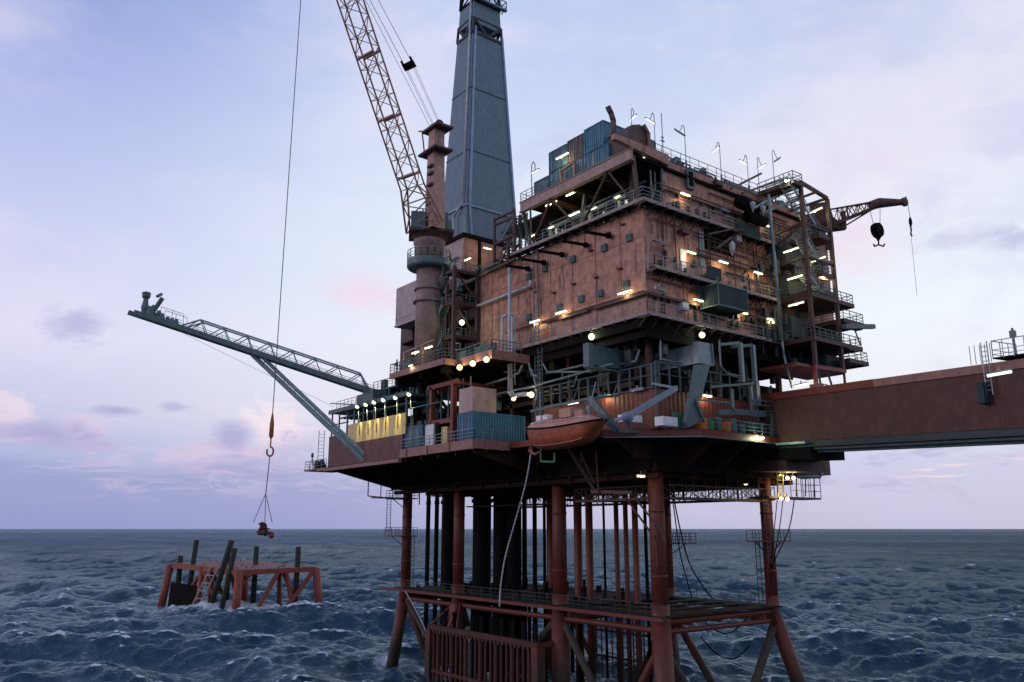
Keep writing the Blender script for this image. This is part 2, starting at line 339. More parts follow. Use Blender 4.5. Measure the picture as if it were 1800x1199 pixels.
# ---------------------------------------------------------------- the sea
SJ=at(421,1002,z=8.9);SJ.z=0       # near corner of the small jacket
def make_sea():
    rs=np.random.RandomState(11)
    A=np.radians(np.concatenate([np.linspace(-180,-54,64)[:-1],np.linspace(-54,54,1320),np.linspace(54,180,64)[1:-1]]))
    D=np.concatenate([np.linspace(6,58,24),1/np.linspace(1/60.,1/40000.,820)])
    na,nd=len(A),len(D)
    a,d=np.meshgrid(A,D,indexing='ij')
    ux=FW[0]*np.cos(a)+RT[0]*np.sin(a); uy=FW[1]*np.cos(a)+RT[1]*np.sin(a)
    X=(CAM.x+ux*d).ravel(); Y=(CAM.y+uy*d).ravel(); dd=d.ravel()
    Z=np.zeros_like(X); dx=np.zeros_like(X); dy=np.zeros_like(X); st=np.zeros_like(X); sl=np.zeros_like(X)
    inner=np.abs(a.ravel())<math.radians(54.5)
    cell=np.where(inner,np.maximum(dd*0.00143,dd**2*0.0000925*0.9),dd*0.036)
    cellr=np.maximum(0.15,dd*dd*2.0e-5*0.6)
    wind=math.atan2(-FW[1]*0.9+RT[1]*-0.25,-FW[0]*0.9+RT[0]*-0.25)
    N=130
    for i in range(N):
        u=(i+rs.rand())/N
        lam=1.5*(58/1.5)**(u**1.0)
        k=2*math.pi/lam
        th=wind+rs.normal()*(0.42+0.35*(1-min(1,lam/30)))
        amp=0.0112*lam**0.80*(0.7+0.6*rs.rand())*(1.1 if 7<lam<=22 else 1.02 if lam>22 else 1.0)
        ph=rs.rand()*2*math.pi
        kx,ky=k*math.cos(th),k*math.sin(th)
        # fade a component out where the mesh is too coarse for it
        w=np.clip((lam/ (2.2*np.maximum(np.where(inner,dd*0.00143,dd*0.035),cellr*np.abs(np.cos(0))))-1)/1.2,0,1)
        p=kx*X+ky*Y+ph
        s=np.sin(p)*w; c=np.cos(p)*w
        Z+=amp*c; dx-=math.cos(th)*amp*0.8*s; dy-=math.sin(th)*amp*0.8*s
        st+=amp*k*c
        if lam>5: sl+=amp*k*c
    # gustiness: patches with more breaking crests
    g=0.5+0.5*np.sin(X*0.021+1.3+np.sin(Y*0.017))*np.sin(Y*0.019-0.7+np.sin(X*0.013))
    sg=st[dd<200].std(); print('sea Hs',4*Z[dd<300].std(),'steep',sg)
    foam=np.clip((st/sg-1.30-0.6*(1-g))/0.9,0,1)
    # a long swell lifting in front of the small jacket, and white water round legs that stand in the sea
    def near(x,y,r): return np.exp(-(((X-x)**2+(Y-y)**2)/(r*r)))
    Z+=0.8*np.exp(-(((X-18)*0.79-(Y-98)*-0.61)/40)**2)*np.exp(-((((X-18)*0.61+(Y-98)*0.79))/11)**2)
    loc=0.95*near(17,137,11)+0.8*near(6,139,7)+0.7*near(-2,150,7)+0.7*near(26,131,6)
    Z+=0.75*loc*np.sin(X*1.7+np.sin(Y*1.1)*2)*np.cos(Y*1.9+X*0.6)*0.6+0.15*loc
    leg=0
    for (lx,ly) in ((-0.4,50),(3.5,44),(0,34),(0,14.5),(-.5,-.7),(17,14.5),(20.5,-1.5),(8,36),(8,25)): leg=leg+0.9*near(lx,ly,3.6)
    Z+=0.25*leg*np.sin(X*2.3+Y)*np.cos(Y*2.1)
    foam=np.clip(foam+0.85*loc+0.8*leg,0,1)
    X=X+dx;Y=Y+dy
    nv=len(X); co=np.stack([X,Y,Z],1).astype(np.float32)
    idx=np.arange(nv).reshape(na,nd)
    i0=idx; i1=np.roll(idx,-1,axis=0)
    q=np.stack([i0[:,:-1],i0[:,1:],i1[:,1:],i1[:,:-1]],-1).reshape(-1,4)
    co=np.concatenate([co,np.array([[CAM.x,CAM.y,0]],np.float32)])
    tri=np.stack([i0[:,0],i1[:,0],np.full(na,nv)],-1)
    nq=len(q);nt=len(tri)
    me=bpy.data.meshes.new('sea');me.vertices.add(nv+1);me.vertices.foreach_set('co',co.ravel())
    me.loops.add(nq*4+nt*3);me.loops.foreach_set('vertex_index',np.concatenate([q[:,::-1].ravel(),tri[:,::-1].ravel()]).astype(np.int32))
    me.polygons.add(nq+nt);ls=np.concatenate([np.arange(nq)*4,nq*4+np.arange(nt)*3]).astype(np.int32)
    me.polygons.foreach_set('loop_start',ls);me.polygons.foreach_set('loop_total',np.concatenate([np.full(nq,4),np.full(nt,3)]).astype(np.int32))
    me.update(calc_edges=True);me.validate()
    me.polygons.foreach_set('use_smooth',np.ones(len(me.polygons),dtype=bool))
    at_=me.attributes.new('foam','FLOAT','POINT');at_.data.foreach_set('value',np.concatenate([foam,[0]]).astype(np.float32))
    lod=np.clip((np.log(np.maximum(dd,1))-math.log(140))/(math.log(1100)-math.log(140)),0,1)
    al=me.attributes.new('open_water','FLOAT','POINT');al.data.foreach_set('value',np.concatenate([lod,[0]]).astype(np.float32))
    o=bpy.data.objects.new('sea',me);COL.objects.link(o);o['kind']='structure'
    m=bpy.data.materials.new('sea_water');m.use_nodes=True;t=NT(m.node_tree);b=m.node_tree.nodes['Principled BSDF']
    g_=t.n('ShaderNodeNewGeometry')
    at2=t.n('ShaderNodeAttribute',attribute_name='foam')
    def nz(sc,det,rg,sx=1,sy=1,rot=0):
        mp=t.n('ShaderNodeMapping');mp.inputs['Scale'].default_value=(sx,sy,1);mp.inputs['Rotation'].default_value=(0,0,rot);t.l(g_.outputs['Position'],mp.inputs[0])
        o_=t.n('ShaderNodeTexNoise');o_.inputs['Scale'].default_value=sc;o_.inputs['Detail'].default_value=det;o_.inputs['Roughness'].default_value=rg;t.l(mp.outputs[0],o_.inputs['Vector']);return o_.outputs['Fac']
    f1=nz(0.9,9,0.72);f2=nz(0.16,7,0.7,1,0.5,yaw)
    fm=t.m('ADD',at2.outputs['Fac'],t.m('MULTIPLY',t.m('SUBTRACT',f1,0.5),1.1))
    fm=t.rng(fm,0.32,0.85)
    streak=t.m('MULTIPLY',t.rng(f2,0.56,0.72),t.rng(f1,0.45,0.66))
    fo=t.m('MAXIMUM',t.m('MULTIPLY',fm,0.85),t.m('MULTIPLY',streak,0.30))
    col=t.mix(fo,(0.006,0.034,0.060,1),(0.62,0.70,0.80,1))
    r1=nz(0.85,6,0.62,1,0.55,yaw);r2=nz(2.6,5,0.6,1,0.6,yaw+0.4)
    bu=t.n('ShaderNodeBump');bu.inputs['Strength'].default_value=0.85;bu.inputs['Distance'].default_value=0.55;t.l(r1,bu.inputs['Height'])
    bu2=t.n('ShaderNodeBump');bu2.inputs['Strength'].default_value=0.6;bu2.inputs['Distance'].default_value=0.34;t.l(r2,bu2.inputs['Height']);t.l(bu.outputs[0],bu2.inputs['Normal'])
    lo_=t.n('ShaderNodeAttribute',attribute_name='open_water')
    r3=nz(0.11,9,0.68,1,0.45,yaw)
    bu3=t.n('ShaderNodeBump');bu3.inputs['Strength'].default_value=1.0;bu3.inputs['Distance'].default_value=1.0
    t.l(t.m('MULTIPLY',r3,t.m('MULTIPLY',lo_.outputs['Fac'],11.0)),bu3.inputs['Height']);t.l(bu2.outputs[0],bu3.inputs['Normal'])
    # waves hide and tilt each other, so a sea never mirrors the sky as fully as flat water
    m.node_tree.nodes.remove(b);out=m.node_tree.nodes['Material Output']
    df=t.n('ShaderNodeBsdfDiffuse');t.l(col,df.inputs['Color']);t.l(bu3.outputs[0],df.inputs['Normal'])
    gl=t.n('ShaderNodeBsdfGlossy');gl.inputs['Roughness'].default_value=0.08;gl.inputs['Color'].default_value=(0.76,0.90,0.98,1);t.l(bu3.outputs[0],gl.inputs['Normal'])
    fr=t.n('ShaderNodeFresnel');fr.inputs['IOR'].default_value=1.34;t.l(bu3.outputs[0],fr.inputs['Normal'])
    fac=t.m('MULTIPLY',t.m('MINIMUM',t.m('MULTIPLY',fr.outputs[0],0.95),0.62),t.m('SUBTRACT',1.0,t.m('MULTIPLY',fo,0.9)))
    gu=t.m('MULTIPLY',t.rng(nz(0.012,6,0.6,1,0.35,yaw),0.32,0.68,0.70,1.12),t.rng(nz(0.0022,5,0.6,1,0.25,yaw),0.35,0.65,0.86,1.12))
    fac=t.m('MINIMUM',t.m('MULTIPLY',fac,gu),0.95)
    mx=t.n('ShaderNodeMixShader');t.l(fac,mx.inputs[0]);t.l(df.outputs[0],mx.inputs[1]);t.l(gl.outputs[0],mx.inputs[2]);t.l(mx.outputs[0],out.inputs['Surface'])
    me.materials.append(m)
make_sea()
# ---------------------------------------------------------------- jacket legs, frame and conductors
def jacket():
    j=thing('steel_jacket','red oxide steel jacket of eight legs carrying the big platform above the sea','platform jacket',(8.5,23,0))
    legs=[((-.25,0),(-.7,-.9),.75,.92),((0,14.5),(0,14.6),.78,.98),((0,34),(-.1,34.2),.70,.85),((0,47),(-.7,49.9),.66,.80),
          ((17,0),(20.8,-2.1),.64,.76),((17,14.5),(17.2,14.2),.70,.85),((17,34),(17,34.3),.66,.8),((17,47),(17.5,49.5),.66,.8)]
    for (x,y),(bx,by),r,r2 in legs:
        m=M();m.tube((x,y,9.6),(x,y,25.5),r,n=18);m.tube((x,y,8.3),(x,y,11.1),r*1.13,n=18);m.tube((bx,by,-4),(x,y,9.4),r2,n=18)
        for z in (13.5,19.5): m.tube((x,y,z),(x,y,z+.25),r*1.06,n=18)
        L=m.build('leg',REDLEG,j,smooth=True)
        if y==34 and x==0:
            c=M();c.tube((x,y,6.2),(x,y,8.8),1.6,.9,n=18)
            for dy in (-3.4,-1.8,2.4): c.tube((x-.2,y+dy*.25,8.9),(x-2.4,y+dy,6.3),.16)
            c.build('leg_sleeve',REDLEG,L)
    b=M()
    for x in (0,17):
        for (y0,y1) in ((0,14.5),(14.5,34),(34,47)):
            for z,r in ((9.75,.28),(8.7,.30)):
                M().tube((x,y0,z),(x,y1,z),r).build('horizontal_brace',REDLEG,j)
    for y in (0,14.5,34,47):
        M().tube((0,y,9.5),(17,y,9.5),.32).tube((0,y,8.6),(17,y,8.6),.26).build('horizontal_brace',REDLEG,j)
    for p,q,r in (((0,47,9.2),(3.4,43.5,-3),.42),((0,47,9),(0,40,3.5),.38),((0,40,3.5),(0,34.5,-3),.38),((0,14.5,9),(0,4.2,-4),.40),((0,14.5,9),(0,22.5,2.5),.42),((0,22.5,2.5),(0,28,-3),.42),
        ((-.2,0,7.6),(0,8.5,-4),.40),((-.2,0,7.4),(9,0,-4),.42),((17,14.5,9),(17,4.5,-4),.45),((17,0,8.2),(8.8,.3,-4),.44),((17,14.5,9),(8,14.5,-4),.4),((0,14.5,9),(8,14.5,-4),.4),((17,34,9),(17,24,-3),.4),((17,47,9),(17,40,-3),.4)):
        M().tube(p,q,r,n=12).build('diagonal_brace',GROWN if p in((17,0,8.2),(0,14.5,9),(0,47,9),(-.2,0,7.4)) else REDLEG,j)
    g=M();g.box(-1.1,-1,10.0,.9,48,10.12);g.box(.9,-1,10.0,17.2,1.2,10.12);g.box(.9,12.6,10.0,16.4,47,10.12);g.box(15.4,1.2,10.0,18,47,10.12)
    for y in (3,6,9): g.box(.9,y,10.0,15.4,y+1.1,10.12)
    g.build('walkway_grating',GRATE,j)
    r=M();r.rail([(-1.1,-1,10.1),(-1.1,48,10.1)],t=.045,sp=2);r.rail([(18,1,10.1),(18,47,10.1)],t=.045,sp=2);r.rail([(.9,1.2,10.1),(15,1.2,10.1)],t=.045,sp=2);r.rail([(1,12.6,10.1),(15,12.6,10.1)],t=.045)
    r.build('walkway_railing',SHADEG,j)
    e=M();e.bar((-1.2,-1.2,9.85),(-1.2,51.5,9.85),.3,.34);e.bar((0,47,9.75),(-1.2,51.5,9.85),.25);e.build('edge_beam',REDLEG,j)
    # fender panel
    f=M();f.bar((-2.9,14.6,6.15),(-2.9,36,6.2),.5,.55);f.bar((-2.9,14.6,1.2),(-2.9,36,1.2),.35,.35)
    for i in range(28): y=15.2+i*.74; f.bar((-3.15,y,5.75),(-3.15,y+.35,5.75),.2,.3)
    fb=f.build('fender_beam',GROWN2,j)
    e=M()
    for y in (14.8,35.6): e.box(-3.4,y-.5,.5,-2.3,y+.5,5.9);e.tube((-2.9,y,-3),(-2.9,y,2),.4)
    e.bar((-2.9,15,6),(0,14.5,6.4),.4);e.bar((-2.9,35.6,6),(0,34.8,6.4),.4);e.build('fender_post',REDLEG,j,split=True)
    for i in range(20):
        y=16.2+i*.98;M().tube((-2.9,y,-3),(-2.9,y,5.9),.17 if i%3 else .26,n=8).build('fender_tube',GROWN2,j);M().tube((-1.6+.5*(i%2),y+.45,-3),(-1.6+.5*(i%2),y+.45,8),.2,n=8).build('small_riser',BLACK,j)
    # conductors and risers
    for px,x,r,mt in ((752,7,.33,BLACK),(767,7,.33,BLACK),(790,8,1.2,BLACK),(847,8,1.3,BLACK),(881,8,1.1,BLACK),(903,9,1.05,BLACK),(922,11,.33,BLACK),(940,11,.30,BLACK),(969,12,.62,REDLEG),(1016,6,.48,REDLEG),(1036,6,.42,REDLEG),(1084,7,.27,REDLEG),(1100.5,7,.27,REDLEG),(1117,7,.34,REDLEG)):
        c=at(px,945,x=x);m=M().tube((c.x,c.y,-4),(c.x,c.y,24.5),r,n=16)
        for z in (9.2,21.5): m.tube((c.x,c.y,z),(c.x,c.y,z+.5),r*1.15,n=16)
        m.build('conductor_pipe',mt,j,smooth=True)
    for i in range(11):
        c=at(1048+i*9.3,1120,x=15.0);M().tube((c.x,c.y,-3),(c.x,c.y,8.6),.1 if i%2 else .15,n=6).build('small_riser',REDLEG,j)
    for px,x,r_ in ((832,14,.3),(862,14,.28),(915,14,.4),(957,14,.22),(1003,13,.26),(1062,14,.16),(1135,12,.2)):
        c=at(px,945,x=x);M().tube((c.x,c.y,-4),(c.x,c.y,9.8 if r_>.25 else 24),r_,n=10).build('conductor_pipe',BLACK,j,smooth=True)
    for y in (17,20,23,26,29,32,38,42): M().tube((5,y,-3),(5,y,9.6),.22,n=8).build('conductor_pipe',BLACK,j,smooth=True)
    g=M()
    for y in (13.2,33.2,46.2): g.bar((0,y,9.2),(17,y,9.2),.35,.9)
    for x in (4,8.5,13): g.bar((x,0,9.3),(x,47,9.3),.3,.7)
    g.build('frame_girder',REDLEG,j)
    g=M()
    for i in range(60):
        x=R.uniform(0,16);y=R.uniform(13,46);w=R.uniform(.1,.6);g.box(x,y,10.1,x+w,y+w,10.1+R.uniform(.2,1.4))
    g.build('frame_fitting',BLACK,j,split=True)
    M().tube(V((15,at(1046,1120,x=15).y,5.6)),V((15,at(1143,1120,x=15).y,5.6)),.14).tube(V((15,at(1046,1120,x=15).y,2.6)),V((15,at(1143,1120,x=15).y,2.6)),.14).build('horizontal_brace',REDLEG,j)
    # small balconies on the legs
    def balcony(x,y,z,x0,x1,y0,y1,lad):
        m=M();m.box(x+x0,y+y0,z,x+x1,y+y1,z+.14)
        o=m.build('leg_balcony',REDLEG,j);q=M().rail([(x+x0,y+y0,z+.14),(x+x1,y+y0,z+.14),(x+x1,y+y1,z+.14),(x+x0,y+y1,z+.14),(x+x0,y+y0,z+.14)],sp=1.0,t=.05)
        for s in (x0,x1): q.bar((x+s,y+(y0+y1)/2,z),(x,y,z-1.6),.1)
        q.build('balcony_railing',SHADEG,o)
        if lad: ladder(M(),(x+lad[0],y+lad[1],10.2),(x+lad[0],y+lad[1],z),(.3,-.3,0)).build('ladder',SHADEG,o)
    balcony(0,47,16.9,-2.0,.9,-1.3,2.6,(-.3,-1.8))
    balcony(0,47,22.0,-2.0,.9,-1.3,2.6,None)
    balcony(17,0,16.6,-2.0,2.4,-1.1,1.3,(-1.5,.6))
    balcony(17,14.5,16.2,-.3,2.6,-2.4,.8,None)
    for pts,r in (([at(1118,878,x=-1),at(1160,930,x=-1),at(1168,950,x=-.8)],.1),([at(1100,875,x=-1),at(1150,945,x=-1)],.1)): M().path(pts,r,6).build('access_ladder_rail',DBROWN,j)
    ladder(M(),at(1340,865,y=-.9),at(1352,990,y=-.9),(.5,0,0),.4,.09).build('ladder',DBROWN,j)
    M().bar((-.9,-.4,14.5),(-.9,-.4,17),.12).build('pipe_clamp',REDLEG,j)
jacket()
# ---------------------------------------------------------------- cellar deck
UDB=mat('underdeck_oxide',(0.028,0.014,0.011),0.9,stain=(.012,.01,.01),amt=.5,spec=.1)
def cellar():
    j=thing('cellar_deck','dark underside deck of girders and pipes right on top of the jacket legs','platform deck',(9,24,23))
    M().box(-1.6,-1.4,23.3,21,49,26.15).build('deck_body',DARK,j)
    m=M()
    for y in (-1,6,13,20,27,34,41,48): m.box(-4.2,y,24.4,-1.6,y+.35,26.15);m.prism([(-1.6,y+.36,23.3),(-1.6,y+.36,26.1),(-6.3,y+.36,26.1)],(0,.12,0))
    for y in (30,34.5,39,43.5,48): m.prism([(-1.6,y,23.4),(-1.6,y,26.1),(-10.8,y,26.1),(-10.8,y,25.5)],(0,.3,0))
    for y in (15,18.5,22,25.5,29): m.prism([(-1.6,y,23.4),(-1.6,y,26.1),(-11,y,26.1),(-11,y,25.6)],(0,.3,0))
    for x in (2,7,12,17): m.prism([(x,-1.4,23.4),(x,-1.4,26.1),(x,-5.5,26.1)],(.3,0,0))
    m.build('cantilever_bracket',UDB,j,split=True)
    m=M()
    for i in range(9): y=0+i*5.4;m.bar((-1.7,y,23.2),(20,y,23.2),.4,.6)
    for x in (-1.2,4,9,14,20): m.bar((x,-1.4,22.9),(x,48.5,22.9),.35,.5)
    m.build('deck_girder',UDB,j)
    m=M()
    for k in range(16):
        y=R.uniform(0,45);z=R.uniform(22.2,23.0);m.tube((-1,y,z),(19,y+R.uniform(-1,1),z),R.uniform(.06,.16),n=6)
    for k in range(8):
        x=R.uniform(-1,18);m.tube((x,0,22.4),(x,44,22.4),R.uniform(.06,.14),n=6)
    for k in range(26):
        x=R.uniform(-1,19);y=R.uniform(0,45);m.tube((x,y,21.2),(x,y,23.3),R.uniform(.04,.1),n=5)
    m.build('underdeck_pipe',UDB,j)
    # hanging catwalks seen through the legs
    def catwalk(p,q):
        p=V(p);q=V(q);m=M();d=(q-p).normalized();n=d.cross(V((0,0,1)))*.5
        m.add([p-n,q-n,q+n,p+n,p-n-V((0,0,.25)),q-n-V((0,0,.25)),q+n-V((0,0,.25)),p+n-V((0,0,.25))],[(0,1,2,3),(7,6,5,4),(0,4,5,1),(1,5,6,2),(2,6,7,3),(3,7,4,0)])
        L=int((q-p).length/1.7)
        for s in (n,-n):
            m.bar(p+s+V((0,0,1.15)),q+s+V((0,0,1.15)),.07)
            for i in range(L+1):
                c=p.lerp(q,i/L)+s;m.bar(c,c+V((0,0,1.9)),.06)
                if i<L: e=p.lerp(q,(i+1)/L)+s;m.bar(c if i%2 else c+V((0,0,1.15)),e+V((0,0,1.15)) if i%2 else e,.06)
            for i in range(L*3): c=p.lerp(q,i/(L*3))+s;m.bar(c,c+V((0,0,1.15)),.03)
        m.build('hanging_catwalk',DBROWN,j)
    catwalk((17.5,-.5,21.2),(17.5,14,21.2));catwalk((17.5,14,21.2),(17.5,46,21.2));catwalk((1.2,0,21.0),(17,0,21.0));catwalk((1.5,2,21.0),(1.5,13,21.0))
    catwalk((17,14.5,21.2),(1,14.5,21.2))
    M().box(0,15.5,20.6,1.6,32.5,20.75).build('hanging_floor',GRATE,j)
    # outlying end at the right under the bridge
    M().box(21,-1.4,24.0,27.8,10,26.15).build('deck_extension',DBROWN,j)
    m=M();m.path([at(1446,808,y=-1.5),at(1446,830,y=-1.5),at(1440,838,y=-1.5),at(1405,838,y=-1.5)],.22);m.build('overboard_pipe',GREEN,j,smooth=True)
    m=M();m.path([at(1416,838,y=-1.4),at(1416,872,y=-1.4)],.07);m.path([at(1431,838,y=-1.4),at(1431,874,y=-1.4)],.07);m.path([at(1400,838,y=-1.4),at(1400,872,y=-1.4)],.07)
    p0=at(1340,874,y=-1.4);p1=at(1432,874,y=-1.4);z=(p0.z+p1.z)/2;m.box(p0.x,-2.2,z-.2,p1.x,.2,z)
    m.rail([(p0.x+4,-2.2,z),(p1.x,-2.2,z),(p1.x,.2,z)],h=2.2,sp=1.1,mids=(.7,1.4));m.build('hanging_platform',DBROWN,j)
    l0=at(1368,873,y=-2.4);m=M();ladder(m,l0,l0+V((0,0,2.6)),(1.0,0,0),.42,.12);m.build('yellow_ladder',YELP,j)
    # left end bracket platform
    m=M();m.box(-4.5,47.2,22.1,.6,49.5,22.25);m.path([(-5.2,49,24.5),(-5.2,49,22.4),(-2,49,22.2)],.08);m.path([(-3.2,49,24.8),(-3.2,49,22.2)],.07);m.build('end_platform',GREEN,j)
    ladder(M(),(-2.6,48.2,17.5),(-2.6,48.2,22),(.45,-.3,0)).build('ladder',GREEN,j)
    return j
cellar()
# ---------------------------------------------------------------- main deck
def maindeck():
    j=thing('main_deck','broad red edged main deck with chamfered corner resting on the dark underdeck','platform deck',(9,22,26))
    M().prism([(-6.6,.4,26.2),(0,-5.7,26.2),(12.5,-5.7,26.2),(12.5,-1.5,26.2),(27,-1.5,26.2),(27,49,26.2),(-6.6,49,26.2)],(0,0,.78)).build('deck_plate',GRATE,j)
    e=M()
    for p,q in (((-6.75,.35,26.6),(-.05,-5.85,26.6)),((-.05,-5.85,26.6),(12.6,-5.85,26.6)),((-6.75,14.4,26.6),(-6.75,.35,26.6))): e.bar(p,q,.22,.62)
    e.build('edge_girder',RED,j)
    e=M();e.bar((-6.8,.3,26.22),(-.1,-5.95,26.22),.5,.08);e.bar((-.1,-5.95,26.22),(12.6,-5.95,26.22),.4,.08);e.build('edge_flange',STEEL,j)
    M().rail([(1.0,-5.8,26.98),(11.8,-5.8,26.98)],sp=1.3,t=.07).build('deck_railing',GREEN,j)
    # container bay
    c=M();c.box(-11.3,14.7,26.3,-6.6,29.6,27.0);c.build('bay_plate',GRATE,j)
    e=M();e.box(-11.45,14.5,26.05,-11.3,29.7,27.02);e.box(-11.3,14.5,26.05,-6.75,14.7,27.02)
    for y in (14.55,19,23.5,28): e.box(-11.6,y,25.95,-11.45,y+.2,27.0)
    for x in (-10,-8): e.box(x,14.4,25.95,x+.2,14.5,27)
    e.build('bay_edge_girder',FASC,j)
    M().rail([(-11.35,29.6,27.02),(-11.35,14.6,27.02),(-6.8,14.6,27.02)],sp=1.25,t=.06).build('bay_railing',STEEL,j)
    # windwalled bay
    M().box(-11.2,29.7,25.75,-6.6,53.0,26.15).build('outer_plate',DBROWN,j)
    e=M();e.box(-11.7,29.6,25.55,-11.2,49.7,25.95);e.box(-11.5,53,25.9,-7,56.6,26.15);e.box(-11.35,49.7,25.75,-11.2,53,26.1)
    e.build('outer_edge_girder',FASC,j)
    M().rail([(-11.4,49.6,26.15),(-11.4,56.5,26.15),(-7.2,56.5,26.15)],sp=1.4,t=.05).build('outer_railing',STEEL,j)
    # red tween wall under the module
    w=M();w.prism([(-3.5,-3.5,27),(12,-3.5,27),(12,-3.5,30.7),(-3.5,-3.5,30.7)],(0,.2,0));w.prism([(-3.5,-3.3,27),(-3.5,14.4,27),(-3.5,14.4,30.7),(-3.5,-3.3,30.7)],(.2,0,0))
    w.build('tween_wall',mat('red_wall_sheet',(0.13,0.032,0.024),0.6,stain=(0.05,0.025,0.02),amt=0.5,corr=0.6,cs=.1),j)
    f=M();f.prism([(-3.3,-3.3,30.5),(12,-3.3,30.5),(12,14.4,30.5),(-3.3,14.4,30.5)],(0,0,.25));f.build('tween_floor',GRATE,j)
    m=M()
    for i in range(13): y=-3.2+i*1.45;m.tube((-3.6,y,30.7),(-3.6,y,33.0),.11 if i%3 else .19,n=8)
    for i in range(11): x=-3.2+i*1.5;m.tube((x,-3.6,30.7),(x,-3.6,33.2),.10 if i%3 else .17,n=8)
    m.tube((-3.6,-3.6,33.0),(-3.6,14,32.9),.09);m.tube((-3.6,-3.6,33.2),(12,-3.6,33.0),.09);m.tube((-3.6,-3.6,32.0),(-3.6,14,32.0),.07);m.tube((-3.6,-3.6,32.1),(12,-3.6,32.1),.07)
    m.tube((-3.55,-3.6,30.8),(-3.55,14,30.8),.12);m.bar((-3.6,2,30.7),(-3.6,.6,33),.1);m.bar((-3.6,8,30.7),(-3.6,6.6,33),.1);m.tube((-3.65,-3.65,27),(-3.65,-3.65,33.2),.1)
    m.build('stanchion_rail',mat('stanchion_paint',(.045,.07,.08),.5),j)
    m=M()
    for z,y0,y1 in ((33.8,-1,6),(34.6,2,13),(32.6,8,16)): m.path([(-2.9,y0,z+1),(-2.9,y0+.5,z),(-2.9,y1,z)],.12)
    m.path([(-2,-2.9,36),(-2,-2.9,33.7),(4,-2.9,33.6)],.1);m.path([(6.4,-3.3,36.8),(6.4,-3.3,34),(7.4,-3.3,33.3),(10,-3.3,33.3)],.12)
    m.build('service_pipe',STEEL,j)
    # dark block as painted shade in the void below the module, machinery before it
    m=M();m.box(-1.6,-.8,27,20,48,33.4);m.build('void_shade_block',DARK,j)
    m=M()
    for i in range(40):
        y=R.uniform(0,23);z=R.uniform(27,35.6);h=R.uniform(.5,1.8);x=R.uniform(-3.2,-1.7);w=R.uniform(.2,.7)
        m.box(x,y,z,x+w,y+w*1.4,z+h)
    for i in range(30):
        x=R.uniform(-2,19);z=R.uniform(30.8,35.4);y=R.uniform(-3,-1);w=R.uniform(.2,.7);m.box(x,y,z,x+w,y+w,z+w*1.6)
    m.build('machinery_box',SHADEG,j,split=True)
    m=M()
    for y in (0,5,10,15,20,25,30,36,42,47): m.box(-2.2,y,27,-1.7,y+.5,36.4)
    for x in (-2,3,8,13,19): m.box(x,-1.4,27,x+.5,-.9,36.4)
    m.box(-2.2,0,31.6,-1.8,48,32.1);m.build('deck_post',DBROWN,j,split=True)
    return j
DECK=maindeck()
